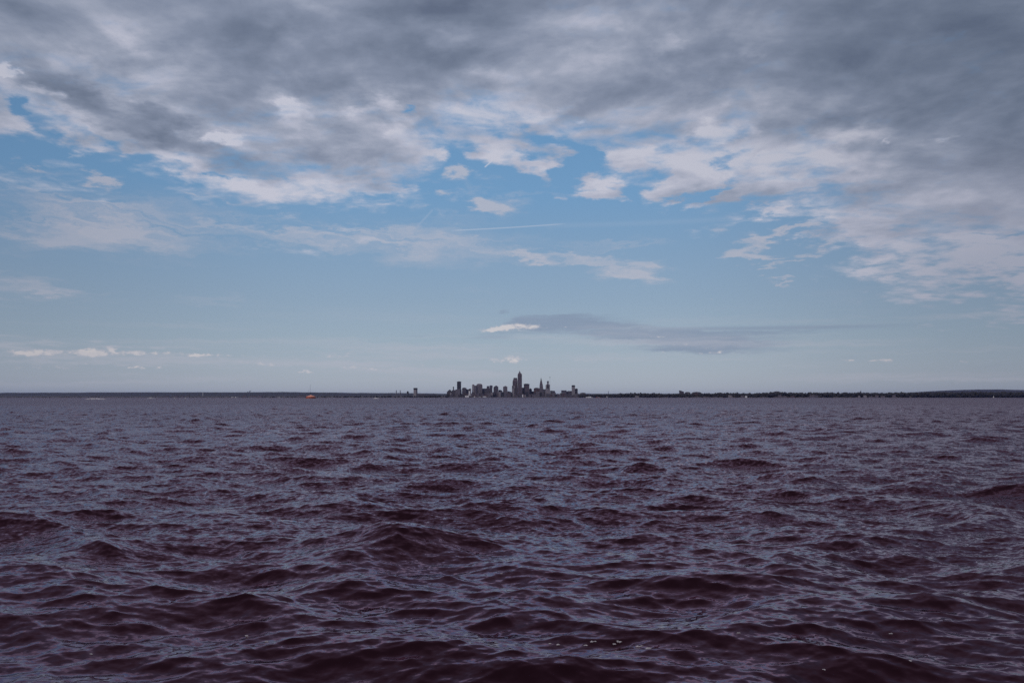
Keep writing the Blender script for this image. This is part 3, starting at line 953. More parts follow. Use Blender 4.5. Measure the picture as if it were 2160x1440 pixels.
# --- left group
b = Building('gabled_building', 'dark steep gabled building at the left end of the skyline', Bd, 942.5, 954, 9150, CITY)
b.box('wall', 'brown', 942.6, 953.6, 826.6); b.outline('roof', 'slate', [(942.2, 826.7), (954, 826.7), (948.6, 820.9)])
b = Building('office_block', 'small pale block in front of the dark gabled building', Bd, 949, 952.2, 8950, CITY)
b.box('wall', 'concrete', 949, 952.2, 828); b.box('roof', 'roof', 949, 952.2, 827.5, 827.95)
b = Building('domed_tower', 'slender dark tower with a knob dome beside the gabled building', T, 953.5, 959.6, 9100, CITY)
b.box('base', 'brown', 953.4, 959.6, 822.3); b.round('shaft', 'brown', 956.3, 1.15, 822.4, 0.95, 817.6)
b.round('cornice', 'slate', 956.3, 1.6, 817.65, 1.6, 816.8); b.dome('dome', 'copper', 956.3, 1.4, 816.85, 815)
b = Building('office_tower', 'tall dark flat topped glass tower on the left of the skyline', T, 962.5, 973, 9350, CITY, rot=0)
b.box('podium', 'dark_glass', 961.6, 973, 821); b.box('shaft', 'dark_glass', 963.9, 972.2, 806.2, 821.1, depth=36, dy=3)
b.box('crown', 'metal', 963.6, 972.5, 804.5, 806.25, depth=38, dy=2); b.box('penthouse', 'roof', 965.5, 970.5, 803.9, 804.55, depth=16, dy=12)
b = Building('stepped_building', 'pinkish block with a sloping roof in front of the tall dark glass tower', Bd, 959.8, 970.5, 9000, CITY)
b.outline('wall', 'limestone', [(959.8, None), (970.4, None), (970.4, 819.4), (966.5, 820.6), (960, 823)])
b.outline('roof', 'slate', [(959.6, 823.05), (966.5, 820.65), (970.6, 819.45), (970.6, 818.7), (966.4, 819.9), (959.6, 822.3)])
b = Building('hotel_block', 'broad dark block with a rounded roofline right of the tall dark glass tower', Bd, 974.5, 984, 9200, CITY)
b.box('wall', 'brown', 974.7, 983.6, 819.4); b.arch('roof', 'slate', 974.4, 983.9, 819.45, 817.2, 819.45)
b = Building('office_block', 'dark stepped office block between the rounded block and the pale twin towers', Bd, 983.6, 993.5, 9250, CITY)
b.box('wall', 'grey', 983.8, 989.5, 820.8); b.box('tower_wing', 'brown', 989.5, 993.2, 820.2, depth=26, dy=4); b.box('roof', 'roof', 989.2, 993.5, 819.5, 820.15, depth=27, dy=3.5)
b = Building('white_building', 'bright white narrow building low in front of the pale twin towers', Bd, 988.3, 992, 8900, CITY)
b.box('wall', 'white', 988.6, 991.8, 824.6); b.box('roof', 'pale_roof', 988.4, 992, 824, 824.55)
b = Building('museum', 'white low waterfront building with a slanted glass front on the city shore', Bd, 980.5, 995, 8760, CITY)
b.box('wall', 'white', 981, 989.5, 834.4); b.outline('glass_front', 'window_glass', [(989.6, None), (995, None), (989.6, 833.2)]); b.box('roof', 'pale_roof', 980.8, 989.7, 833.8, 834.35)

b = Building('federal_tower', 'narrower left half of the pale concrete twin towers', T, 995.6, 1001, 9300, CITY)
b.box('wall', 'concrete', 995.8, 1000.6, 811.6); b.box('crown', 'concrete', 996.2, 1000.2, 810.3, 811.65, dy=3, depth=16); b.box('wing', 'limestone', 1000.6, 1004.8, 812.8, dy=4, depth=22)
b = Building('federal_tower', 'broader right half of the pale twin towers with banded rounded top', T, 1004.8, 1017.5, 9320, CITY)
b.box('wall', 'limestone', 1004.9, 1017.2, 813)
b.box('band', 'concrete', 1004.6, 1017.5, 812.2, 813.05, dy=-1); b.box('attic', 'limestone', 1005.2, 1016.9, 810.8, 812.15, dy=1); b.arch('roof', 'concrete', 1005.4, 1016.7, 810.85, 808.8, 810.85, dy=2)
b = Building('office_block', 'dim low block right behind the pale twin towers', Bd, 1017, 1027, 9350, CITY)
b.box('wall', 'grey', 1017.3, 1026.6, 819.6); b.box('roof', 'roof', 1017.1, 1026.8, 819, 819.55)
b = Building('twin_top_block', 'squat block carrying two small uneven roof towers', Bd, 1026, 1040, 9280, CITY)
b.box('wall', 'brown', 1026.2, 1038.2, 818.6)
b.box('roof_tower', 'grey', 1026.6, 1032, 814.6, 818.65, depth=24, dy=4, label='lower left roof tower'); b.box('roof_tower', 'grey', 1032.6, 1038.8, 813.2, 818.65, depth=22, dy=8, label='higher right roof tower')
b.arch('roof', 'slate', 1026.4, 1032.2, 814.65, 813.8, 814.65, depth=25, dy=3.5); b.arch('roof', 'slate', 1032.4, 1039, 813.25, 812.4, 813.25, depth=23, dy=7.5)
b = Building('arched_building', 'brown building with a pointed arched top left of the small peaked tower', Bd, 1040.5, 1051.3, 9180, CITY)
b.box('wall', 'brown', 1041, 1051, 817); b.outline('roof', 'slate', [(1040.7, 817.05), (1051.3, 817.05), (1050.6, 815.2), (1047.8, 813.2), (1046, 812.8), (1043.4, 814.4)])
b = Building('office_block', 'low dim block between the arched building and the small peaked tower', Bd, 1051.5, 1059.5, 9250, CITY)
b.box('wall', 'grey', 1051.6, 1059, 823); b.box('roof', 'roof', 1051.6, 1057, 822.2, 822.95)
b = Building('peaked_tower', 'small square tower with a low pyramid roof standing alone left of the tallest tower', T, 1060.8, 1070.6, 9220, CITY)
b.box('wall', 'limestone', 1061.2, 1070.2, 816.2); b.box('cornice', 'concrete', 1060.9, 1070.5, 815.6, 816.15, dy=-0.8); b.taper('roof', 'slate', 1061.2, 1070.2, 815.65, 1064.8, 1066.6, 813.6)
b = Building('office_block', 'low block with a sloping roof at the foot of the paired tall towers', Bd, 1070.4, 1079.5, 9260, CITY)
b.outline('wall', 'brown', [(1070.5, None), (1079.4, None), (1079.4, 827.4), (1070.5, 825)]); b.outline('roof', 'roof', [(1070.3, 825), (1079.6, 827.4), (1079.6, 826.8), (1070.3, 824.4)])

# --- the tall pair
b = Building('bank_tower', 'broad stepped brown tower close against the tallest spired tower', T, 1080, 1092, 9260, CITY, depth=60)
b.box('base', 'brown', 1080, 1091.8, 813.2, depth=60); b.box('shaft', 'granite', 1081.2, 1091.7, 804.2, 813.25, depth=52, dy=4)
b.taper('shoulder', 'granite', 1081.2, 1091.7, 804.25, 1083, 1091.2, 798.6, depth=52, dtop=34, dy=4)
b.box('crown', 'dark_glass', 1083.2, 1090.7, 796.6, 798.65, depth=32, dy=14)
b.box('highlight_patch', 'concrete', 1083.2, 1086.6, 813.4, 818.4, depth=2, dy=-2.05, label='painted pale highlight high on the left front'); b.box('side_wing', 'concrete', 1080.6, 1085, 819, None, depth=3, dy=-3.1)  # pale slab on the upper front imitates a sunlit highlight
b = Building('spired_skyscraper', 'tallest tower of the city with a stepped pyramid top and spire', 'skyscraper', 1091.7, 1101.2, 9200, CITY, depth=48)
b.box('podium', 'granite', 1091.4, 1101.6, 817, depth=54, dy=-3); b.box('shaft', 'granite', 1092, 1101, 790.4, 817.1, depth=48)
for x0 in (1092.5, 1094.6, 1096.9, 1099.2):
    b.box('pier', 'limestone', x0, x0 + 0.75, 791.0, 816.9, depth=1.2, dy=-1.15)
b.taper('shoulder', 'granite', 1092, 1101, 790.45, 1092.8, 1100, 787.3, depth=48, dtop=38)
b.taper('setback', 'limestone', 1093.6, 1099.2, 787.35, 1094.4, 1098, 785.6, depth=30, dtop=20, dy=9)
b.taper('pyramid', 'slate', 1094.2, 1098.2, 785.65, 1095.6, 1096.6, 782.8, depth=21, dtop=5, dy=13.5)
b.round('spire', 'metal', 1096.1, 0.5, 782.85, 0.12, 780.9, dy=24)
b = Building('office_block', 'dark square shouldered block just right of the tallest spired tower', Bd, 1101, 1105.5, 9330, CITY)
b.box('wall', 'dark_glass', 1101.2, 1105.3, 818.2); b.box('parapet', 'roof', 1101, 1105.5, 817.2, 818.15)
b = Building('office_tower', 'squarish reddish tower with a dark cap between the tallest tower and the pointed tower', T, 1104.8, 1117, 9240, CITY)
b.box('shaft', 'granite', 1105.2, 1116.6, 811.6); b.box('crown', 'dark_glass', 1104.8, 1117, 809.6, 811.65, dy=-1.5, depth=44); b.box('penthouse', 'roof', 1107, 1114.4, 808.9, 809.65, depth=20, dy=12)
b = Building('office_block', 'grey stepped block leaning against the squarish reddish tower', Bd, 1116.6, 1126.5, 9300, CITY)
b.box('wall', 'grey', 1116.8, 1122, 820.4); b.box('attic', 'grey', 1117.2, 1120.8, 818.8, 820.45, depth=18, dy=5); b.box('wing', 'brown', 1122, 1126.2, 825)
b = Building('courthouse', 'broad brown block with rounded corners left of the pointed tower', Bd, 1126, 1138.4, 9200, CITY)
b.box('wall', 'brick', 1126.2, 1138, 820); b.arch('roof', 'slate', 1126, 1138.2, 820.05, 817.4, 820.05)
b = Building('office_block', 'pale pink block low in front of the pointed tower', Bd, 1130.5, 1138.5, 8950, CITY)
b.box('wall', 'limestone', 1130.8, 1138.2, 825); b.box('roof', 'roof', 1130.6, 1138.4, 824.4, 824.95)

# --- pointed tower
b = Building('pointed_tower', 'slim stone tower tapering to a needle point on the right of the skyline', T, 1137, 1147, 9400, CITY, depth=40)
b.box('base', 'limestone', 1137.2, 1146.6, 820, depth=48, dy=-4); b.taper('shaft', 'limestone', 1137.9, 1145.9, 820.05, 1138.6, 1144.9, 811.2, depth=40, dtop=34)
b.taper('upper_shaft', 'granite', 1138.7, 1144.8, 811.25, 1139.9, 1143.3, 803.6, depth=34, dtop=20, dy=3)
b.taper('steeple', 'slate', 1140, 1143.2, 803.65, 1141.1, 1141.9, 797.2, depth=19, dtop=3, dy=10.5); b.round('finial', 'metal', 1141.5, 0.28, 797.25, 0.06, 795.2, dy=20)
b = Building('office_block', 'low grey block filling the gap between the pointed tower and the ornate tower', Bd, 1145.6, 1152, 9300, CITY)
b.box('wall', 'grey', 1145.8, 1151.8, 821.4); b.box('roof', 'roof', 1145.7, 1151.9, 820.7, 821.35)
b = Building('ornate_tower', 'pale tower with dark centre strip and small lantern top right of the pointed tower', T, 1150.8, 1160.6, 9280, CITY)
b.box('wall', 'concrete', 1151.2, 1160.2, 813); b.box('dark_strip', 'dark_glass', 1154, 1157.4, 810.8, 822, depth=2, dy=-2.05, label='dark vertical strip up the middle')  # dark slab set on the front, up the middle
b.taper('shoulder', 'concrete', 1151.2, 1160.2, 813.05, 1152.6, 1159.6, 810.2); b.box('lantern', 'limestone', 1154.2, 1157.6, 805.4, 810.25, depth=16, dy=8)
b.box('cornice', 'metal', 1153.8, 1158, 803.9, 805.45, depth=18, dy=7); b.dome('dome', 'copper', 1155.9, 1.7, 803.95, 803, dy=16)
b = Building('radio_mast', 'hair thin mast with a small dark ball on top beside the ornate tower', 'mast', 1159.6, 1160.8, 9230)
b.round('pole', 'metal', 1160.1, 0.17, None, 0.1, 795.6, dy=1); b.dome('beacon', 'metal', 1160.1, 1.0, 796.2, 794.7, dy=1)
b = Building('dome_hall', 'pale stepped hall at the foot of the ornate tower', Bd, 1150.5, 1160.8, 9050, CITY)
b.box('wall', 'concrete', 1150.8, 1160, 823.6); b.box('attic', 'concrete', 1152.2, 1158.4, 821.6, 823.65, depth=22, dy=8); b.dome('dome', 'pale_roof', 1155.3, 2.6, 821.65, 820.2, dy=18)
b = Building('office_block', 'flat dim block right of the ornate tower', Bd, 1160.6, 1171.2, 9220, CITY)
b.box('wall', 'grey', 1161, 1170.8, 825); b.outline('roof', 'roof', [(1160.8, 825), (1171, 825), (1171, 824.3), (1164, 823.6), (1160.8, 823.8)])
b = Building('office_block', 'long flat roofed building left of the dark capped right tower', Bd, 1184, 1195.4, 9200, CITY)
b.box('wall', 'grey', 1184.4, 1195, 823.8); b.box('roof', 'slate', 1184.1, 1195.3, 822.9, 823.75)
b = Building('terraced_building', 'brown stepped building against the left side of the dark capped right tower', Bd, 1195, 1206.4, 9230, CITY)
b.box('wall', 'brown', 1195.2, 1206.2, 825.2); b.box('upper_floor', 'dark_glass', 1198, 1206.2, 824.3, 825.25, depth=30, dy=5)
b = Building('apartment_tower', 'pale speckled tower with a dark cap at the right end of the skyline', T, 1206, 1213.4, 9150, CITY)
b.box('wall', 'concrete', 1206.4, 1213, 815); b.box('crown', 'dark_glass', 1206.1, 1213.3, 812.6, 815.05, dy=-1); b.box('penthouse', 'metal', 1207.4, 1212, 812, 812.65, depth=14, dy=8)
b = Building('apartment_tower', 'lower rounded tower joined to the right side of the dark capped tower', T, 1213, 1219.2, 9180, CITY)
b.box('wall', 'limestone', 1213.1, 1218.8, 820.6); b.arch('roof', 'slate', 1213, 1219, 820.65, 819, 820.65)
b = Building('pavilion', 'low dark arched building just right of the skyline towers', Bd, 1223.5, 1236.5, 9000, CITY)
b.box('wall', 'brown', 1224, 1236, 830.4); b.arch('roof', 'slate', 1223.8, 1236.2, 830.45, 827.8, 830.45)

# --- the crowd of low buildings between the shore and the towers
mats = ['brown', 'grey', 'brick', 'limestone', 'granite', 'grey', 'concrete', 'dark_glass', 'brown']
LOW_LABEL = 'small dim low-rise block in the crowd of waterfront buildings below the skyline towers'
for i in range(64):
    px = 944 + (1232 - 944) * (i + rnd.random()) / 64
    w = rnd.uniform(3.0, 8.5)
    back = rnd.random()
    Y = 8790 + 380 * back
    top = 833.6 - 7.6 * back * (0.55 + 0.45 * math.sin((px - 944) / (1232 - 944) * PI)) + rnd.uniform(-0.9, 1.1)
    b = Building('low_rise', LOW_LABEL, Bd, px - w / 2, px + w / 2, Y, 'low waterfront blocks below the towers', depth=rnd.uniform(16, 30))
    b.box('wall', rnd.choice(mats), px - w / 2, px + w / 2, top)
    if rnd.random() < 0.4:
        b.outline('roof', rnd.choice(['slate', 'roof', 'slate']), [(px - w / 2 - 0.15, top + 0.02), (px + w / 2 + 0.15, top + 0.02), (px, top - rnd.uniform(0.8, 1.5))], depth=b.depth + 1, dy=-0.5)
    else:
        b.box('roof', rnd.choice(['roof', 'roof', 'slate', 'pale_roof']), px - w / 2 - 0.1, px + w / 2 + 0.1, top - 0.35, top + 0.02, depth=b.depth + 1, dy=-0.5)
for px, w, top, lab in ((1001, 3.0, 835.2, 'white shed on the waterfront below the pale twin towers'), (1022, 7.5, 835.0, 'long white shed on the waterfront between the twin towers and the peaked tower'),
                        (1102.6, 2.0, 831, 'tiny white gabled house at the foot of the squarish reddish tower'), (1012, 4.5, 836.0, 'small white boathouse at the waterline below the pale twin towers')):
    b = Building('white_shed', lab, 'shed', px - w / 2, px + w / 2, 8755, depth=14)
    b.box('wall', 'white', px - w / 2, px + w / 2, top + 0.6, depth=14)
    b.outline('roof', 'pale_roof', [(px - w / 2 - 0.15, top + 0.62), (px + w / 2 + 0.15, top + 0.62), (px, top)], depth=15, dy=-0.5)

# --- along the wooded shore to the right
b = Building('lighthouse', 'dark slim lighthouse with a round lamp room on the shore right of the city', 'lighthouse', 1282, 1285, 8300)
b.round('tower', 'metal', 1283.5, 0.55, None, 0.36, 826.2, dy=4); b.round('gallery', 'metal', 1283.5, 0.75, 826.25, 0.75, 825.7, dy=4); b.dome('lamp_room', 'metal', 1283.5, 0.62, 825.75, 824.6, dy=4)
RB = 7350


def near_shore(px, extra):
    y = 8000.0
    for _ in range(6): y = float(shore_at(np.array([at(px, 830, y).x]))[0])
    return y + extra


b = Building('apartment_house', 'dark house with one steep slanting roof on the wooded shore', Bd, 1433, 1443, near_shore(1438, 300))
b.outline('wall', 'brown', [(1433.4, None), (1442.8, None), (1442.8, 827.4), (1433.4, 825.2)], depth=18); b.outline('roof', 'slate', [(1433.2, 825.15), (1443, 827.35), (1443, 826.2), (1436.6, 823.6), (1433.2, 823.1)], depth=19, dy=-0.5)
b = Building('apartment_house', 'rounded gabled house right of the steep slanting roof on the wooded shore', Bd, 1445, 1456.5, near_shore(1450, 300))
b.box('wall', 'brown', 1445.4, 1456, 829, depth=18); b.arch('roof', 'slate', 1445.2, 1456.3, 829.05, 826.3, 829.05, depth=19, dy=-0.5); b.box('window', 'white', 1450.6, 1452.4, 829.2, 830.4, depth=0.4, dy=-0.42)
b = Building('church_hall', 'wide low hall with a flat arched roof on the wooded shore', Bd, 1459, 1481, near_shore(1470, 300))
b.box('wall', 'brick', 1459.6, 1480.2, 829.4, depth=22); b.outline('roof', 'slate', [(1459.2, 829.35), (1480.8, 829.35), (1477, 826.9), (1470, 826.2), (1463, 826.8)], depth=23, dy=-0.5)
b = Building('church', 'church with a thin pointed spire above the trees on the right shore', 'church', 1812, 1819, near_shore(1815, 200))
b.box('nave', 'brown', 1812.5, 1818.5, 829.2, depth=26); b.box('tower', 'limestone', 1814.6, 1816.4, 827, depth=6, dy=-6.1); b.taper('spire', 'slate', 1814.4, 1816.6, 827.05, 1815.35, 1815.65, 823.2, depth=7, dtop=0.6, dy=-6.6)
b = Building('radio_mast', 'short thin mast rising from the trees on the right shore', 'mast', 1552.4, 1553.6, near_shore(1553, 150))
b.round('pole', 'metal', 1553, 0.3, None, 0.16, 825.8, dy=1); b.round('beacon', 'metal', 1553, 0.35, 825.85, 0.35, 825.4, dy=1)
b = Building('hall', 'dark dome shaped hall rising above the trees on the right shore', Bd, 1631, 1648, near_shore(1640, 350))
b.box('wall', 'brown', 1632.5, 1646.5, 828.4, depth=30); b.arch('roof', 'slate', 1632, 1647, 828.45, 825, 828.45, depth=31, dy=-0.5)
HOUSES = [(1346, 12, 834.6, 'concrete', 'pale wide building at the waterline below the trees right of the lighthouse'), (1282, 5, 834.8, 'white', 'small white boathouse at the foot of the lighthouse'),
          (1497, 8, 836.4, 'limestone', 'low pale stone house at the waterline right of the wide low hall'), (1541, 9, 833.2, 'concrete', 'pale house with a long roof under the short mast'),
          (1566, 6, 833.4, 'limestone', 'pale stone house on the slope just right of the short mast'), (1574, 4, 834, 'white', 'little white house with a pitched roof two plots right of the short mast'),
          (1645, 7, 832.2, 'limestone', 'pale roofed house under the dark dome shaped hall'), (1653, 11, 834.2, 'limestone', 'pale low house near the waterline below the dome shaped hall'),
          (1672, 9, 834.4, 'brick', 'reddish low house right of the pale low house on the shore'), (1714, 12, 832.0, 'limestone', 'long pale terrace among the trees in the middle of the right shore'),
          (1722, 8, 832.8, 'grey', 'grey house below the long pale terrace among the trees'), (1813, 5, 834, 'concrete', 'pale house below and left of the church spire'),
          (1825, 6, 833.8, 'concrete', 'pale house below and right of the church spire'), (1836, 7, 834.2, 'limestone', 'pale house second to the right from the church spire'),
          (1850, 6, 832.6, 'limestone', 'stone house higher up among the trees right of the church'), (1862, 9, 834, 'limestone', 'pale long house near the right end of the shore houses'),
          (1885, 8, 832.4, 'limestone', 'pale roofed house at the right end of the shore houses')]
for px, w, top, mt, lab in HOUSES:
    b = Building('shore_house', lab, 'house', px - w / 2, px + w / 2, near_shore(px, 12), 'houses along the wooded right shore', depth=11)
    b.box('wall', mt, px - w / 2, px + w / 2, top + 0.9, depth=11)
    b.outline('roof', 'pale_roof' if mt in ('white', 'concrete') else 'slate', [(px - w / 2 - 0.2, top + 0.92), (px + w / 2 + 0.2, top + 0.92), (px + w / 2 - 0.8, top), (px - w / 2 + 0.8, top)], depth=12, dy=-0.5)

# --- left shore
LEFT = [(352, 9, 834.2, 'pale building far left among the low shore buildings below the hills'), (372, 6, 833.4, 'pale narrow building above the left small sailing boat'), (384, 7, 833.8, 'pale block between the two small sailing boats on the left shore'),
        (396, 6, 833.2, 'pale gabled building above the right small sailing boat'), (516, 9, 832.8, 'pale long building below the slanted gantry on the left hills'), (534, 12, 833.6, 'widest pale building below the slanted gantry on the left hills'),
        (548, 8, 833.2, 'pale building right of the slanted gantry on the left hills'), (634, 9, 833.0, 'pale grey block left of the orange round structure'), (640, 5, 833.8, 'small pale shed close left of the orange round structure')]
for px, w, top, lab in LEFT:
    Y = near_shore(px, 14)
    b = Building('shore_building', lab, Bd, px - w / 2, px + w / 2, Y, 'pale buildings along the left shore', depth=16)
    b.box('wall', 'limestone', px - w / 2, px + w / 2, top + 0.6, depth=16)
    b.box('roof', 'roof', px - w / 2 - 0.1, px + w / 2 + 0.1, top, top + 0.55, depth=17, dy=-0.5)
HY = 15500.0
gp = at(529, 827, HY)
g = empty('gantry', (gp.x, HY - 60, at(529, 829, HY).z), 'slanted dark gantry on the crest of the far left hills', 'gantry')
sH = HY / F0
bm = bmesh.new(); solid(bm, [(-6.2 * sH, 1.6 * sH), (2.6 * sH, 4.5 * sH), (2.6 * sH, 5.3 * sH), (-6.2 * sH, 2.2 * sH)], -6, 6); link('boom', bm, M['metal'], g)
bm = bmesh.new(); frustum(bm, rect(1.3 * sH, 12), -10, rect(0.9 * sH, 10), 4.0 * sH); link('trestle', bm, M['metal'], g)
tp = at(427.9, 830, 11200)
wt = empty('water_tank', (tp.x, 11200, ground(tp.x, 11200)), 'tiny round white tank on the hillside above the two small sailing boats', 'tank')
bm = bmesh.new(); bmesh.ops.create_uvsphere(bm, u_segments=14, v_segments=8, radius=6.5)
for v in bm.verts: v.co.z += tp.z - wt.location.z
link('bowl', bm, M['white_paint'], wt, smooth=True)
bm = bmesh.new(); frustum(bm, ngon(2.2, 10), -3, ngon(1.4, 10), tp.z - wt.location.z - 5); link('stem', bm, M['white_paint'], wt)


# ================================================================== BOATS AND THINGS ON THE WATER
def hull(bm, L, B, D, draft=0.5, sheer=0.25, flat=0.35):
    """a boat's hull along x: pointed bow at +x, transom at -x"""
    st = [(-0.5, 0.72), (-0.3, 0.92), (0.0, 1.0), (0.25, 0.86), (0.40, 0.5), (0.5, 0.04)]
    rings = []
    for t, w in st:
        z1 = D * (1 + sheer * max(0, t * 2) ** 2)
        rings.append([bm.verts.new((t * L, y * w * B / 2, z)) for y, z in ((-1, z1), (-0.9, D * 0.3), (-flat, -draft), (flat, -draft), (0.9, D * 0.3), (1, z1))])
    for a, b_ in zip(rings, rings[1:]):
        for i in range(5): bm.faces.new((a[i], a[i + 1], b_[i + 1], b_[i]))
        bm.faces.new((a[5], a[0], b_[0], b_[5]))
    bm.faces.new(rings[0]); bm.faces.new(rings[-1])


def bx(bm, x0, x1, y0, y1, z0, z1, sx=1.0):
    xm = (x0 + x1) / 2; ym = (y0 + y1) / 2
    frustum(bm, [(x0, y0), (x1, y0), (x1, y1), (x0, y1)], z0, [(xm + (x - xm) * sx, ym + (y - ym) * sx) for x, y in ((x0, y0), (x1, y0), (x1, y1), (x0, y1))], z1)


def motor_boat(px, py, wpx, label, turn=8, Y=None):
    p = on_water(px, py) if Y is None else Vector((at(px, 838, Y).x, Y, 0))
    L_ = wpx * p.y / F0
    o = empty('motor_boat', (p.x, p.y, 0.0), label, 'boat', 'white motor boats off the city shore')
    o.rotation_euler = (0, 0, R(turn))
    bm = bmesh.new(); hull(bm, L_, L_ * 0.26, L_ * 0.1); link('hull', bm, M['white_paint'], o)
    bm = bmesh.new(); bx(bm, -L_ * 0.22, L_ * 0.14, -L_ * 0.085, L_ * 0.085, L_ * 0.08, L_ * 0.21, 0.9); c = link('cabin', bm, M['white_paint'], o)
    bm = bmesh.new(); bx(bm, -L_ * 0.18, L_ * 0.135, -L_ * 0.088, L_ * 0.088, L_ * 0.135, L_ * 0.175, 0.96); link('window', bm, M['window_glass'], c)
    bm = bmesh.new(); bx(bm, -L_ * 0.2, L_ * 0.06, -L_ * 0.08, L_ * 0.08, L_ * 0.212, L_ * 0.225); link('roof', bm, M['white_paint'], c)
    bm = bmesh.new(); bx(bm, -L_ * 0.06, -L_ * 0.05, -L_ * 0.005, L_ * 0.005, L_ * 0.22, L_ * 0.32); link('mast', bm, M['metal'], o)
    return o


def sail_boat(px, top, Y, label, lean=4, jib=True):
    p = Vector((at(px, 838, Y).x, Y, 0))
    hgt = at(px, top, Y).z
    L_ = hgt * 0.72
    o = empty('sailing_boat', (p.x, Y, 0), label, 'sailing boat', 'small white sailing boats')
    o.rotation_euler = (R(0), R(lean), R(25))
    bm = bmesh.new(); hull(bm, L_, L_ * 0.3, L_ * 0.1); link('hull', bm, M['white_paint'], o)
    bm = bmesh.new(); frustum(bm, ngon(L_ * 0.012, 8, L_ * 0.05), 0, ngon(L_ * 0.007, 8, L_ * 0.05), hgt); link('mast', bm, M['metal'], o)
    bm = bmesh.new(); solid(bm, [(-L_ * 0.45, hgt * 0.15), (L_ * 0.03, hgt * 0.15), (L_ * 0.04, hgt * 0.97), (-L_ * 0.16, hgt * 0.55)], -0.06, 0.06); link('mainsail', bm, M['sailcloth'], o)
    if jib:
        bm = bmesh.new(); solid(bm, [(L_ * 0.09, hgt * 0.14), (L_ * 0.46, hgt * 0.12), (L_ * 0.085, hgt * 0.8)], -0.06, 0.06); link('jib', bm, M['sailcloth'], o)
    return o


motor_boat(793.5, 839.6, 11.5, 'small white motor boat on the water left of the city skyline', 4, Y=1800)
sail_boat(2095.8, 833.2, 4300, 'lone white sailing boat in front of the dark woods at the far right')
sail_boat(368.9, 836.6, 1750, 'left of the two tiny white sailing boats under the left hills', 2, False)
sail_boat(391.4, 836.8, 1750, 'right of the two tiny white sailing boats under the left hills', -2, False)
motor_boat(319, 839.5, 14, 'white motor boat nearest the left shore, left of the two tiny sailing boats', 35, Y=1750)
motor_boat(490, 837.5, 6, 'left of two white motor boats moored below the slanted gantry', -12, Y=7900)
motor_boat(497.5, 838, 7, 'right of two white motor boats moored below the slanted gantry', 10, Y=7900)
motor_boat(589.6, 838, 5, 'tiny white motor boat left of the orange round structure', 5, Y=7600)

# the white ferry right of the skyline
FY = 4600.0
fp = at(1243, 838, FY); fl = 16.4 * FY / F0
f = empty('ferry', (fp.x, FY, 0), 'long white passenger ferry on the water just right of the skyline', 'ferry')
f.rotation_euler = (0, 0, R(6))
bm = bmesh.new(); hull(bm, fl, fl * 0.2, 2.1, 0.8, 0.5); link('hull', bm, M['white_paint'], f)
bm = bmesh.new(); bx(bm, -fl * 0.4, fl * 0.26, -fl * 0.075, fl * 0.075, 2.05, 5.2, 0.97); dk = link('deck_house', bm, M['white_paint'], f)
bm = bmesh.new(); bx(bm, -fl * 0.38, fl * 0.24, -fl * 0.0765, fl * 0.0765, 3.3, 4.1, 0.99); link('window_band', bm, M['window_glass'], dk)
bm = bmesh.new(); bx(bm, fl * 0.05, fl * 0.2, -fl * 0.05, fl * 0.05, 5.18, 7.2, 0.85); wh = link('wheelhouse', bm, M['white_paint'], f)
bm = bmesh.new(); bx(bm, -fl * 0.16, -fl * 0.10, -fl * 0.02, fl * 0.02, 5.18, 7.6, 0.8); link('funnel', bm, M['white_paint'], f)

# the rust-coloured barge beside it
BY = 5200.0
bp_ = at(1262, 838, BY); bl = 10 * BY / F0
g = empty('barge', (bp_.x, BY, 0), 'rust brown low barge lying right of the white ferry', 'barge')
bm = bmesh.new(); bx(bm, -bl / 2, bl / 2, -bl * 0.16, bl * 0.16, -0.8, 2.2, 0.98); link('hull', bm, M['rust'], g)
bm = bmesh.new(); bx(bm, -bl * 0.46, -bl * 0.28, -bl * 0.1, bl * 0.1, 2.18, 5.4, 0.9); link('deck_house', bm, M['rust'], g)
bm = bmesh.new(); bx(bm, -bl * 0.2, bl * 0.42, -bl * 0.12, bl * 0.12, 2.18, 3.6, 0.85); link('cargo', bm, M['stone'], g)

# the orange water intake crib with its mast
CY = 2300.0
c0 = at(655.5, 838, CY); cs = CY / F0
c = empty('intake_crib', (c0.x, CY, 0), 'round orange structure with a pale roof and tall thin mast on the lake', 'water intake crib')
zt = at(655, 833.4, CY).z
bm = bmesh.new(); frustum(bm, ngon(10.6 * cs, 24), -2, ngon(10.2 * cs, 24), zt * 0.30); link('stone_base', bm, M['rust'], c)
bm = bmesh.new(); frustum(bm, ngon(9.6 * cs, 24), zt * 0.29, ngon(9.4 * cs, 24), zt * 0.58); d_ = link('drum', bm, M['orange'], c)
for a in range(200, 345, 24):
    bm = bmesh.new(); bmesh.ops.create_cube(bm, size=1.0)
    for v in bm.verts: v.co = Vector((v.co.x * 0.5, v.co.y * 1.2, v.co.z * 1.0))
    w_ = link('window', bm, M['window_glass'], d_, loc=(9.5 * cs * math.cos(R(a)), 9.5 * cs * math.sin(R(a)), zt * 0.45)); w_.rotation_euler = (0, 0, R(a))
bm = bmesh.new(); frustum(bm, ngon(9.9 * cs, 24), zt * 0.575, ngon(4.2 * cs, 24), zt * 0.88); link('roof', bm, M['pale_orange'], c)
bm = bmesh.new(); frustum(bm, ngon(3.0 * cs, 16, 0.6), zt * 0.875, ngon(2.2 * cs, 16, 0.6), zt * 1.06); link('cupola', bm, M['pale_orange'], c)
mx_ = (654.2 - 655.5) * cs
bm = bmesh.new(); frustum(bm, ngon(0.30, 8, mx_), zt * 0.7, ngon(0.16, 8, mx_), at(654, 810.2, CY).z); link('mast', bm, M['metal'], c)
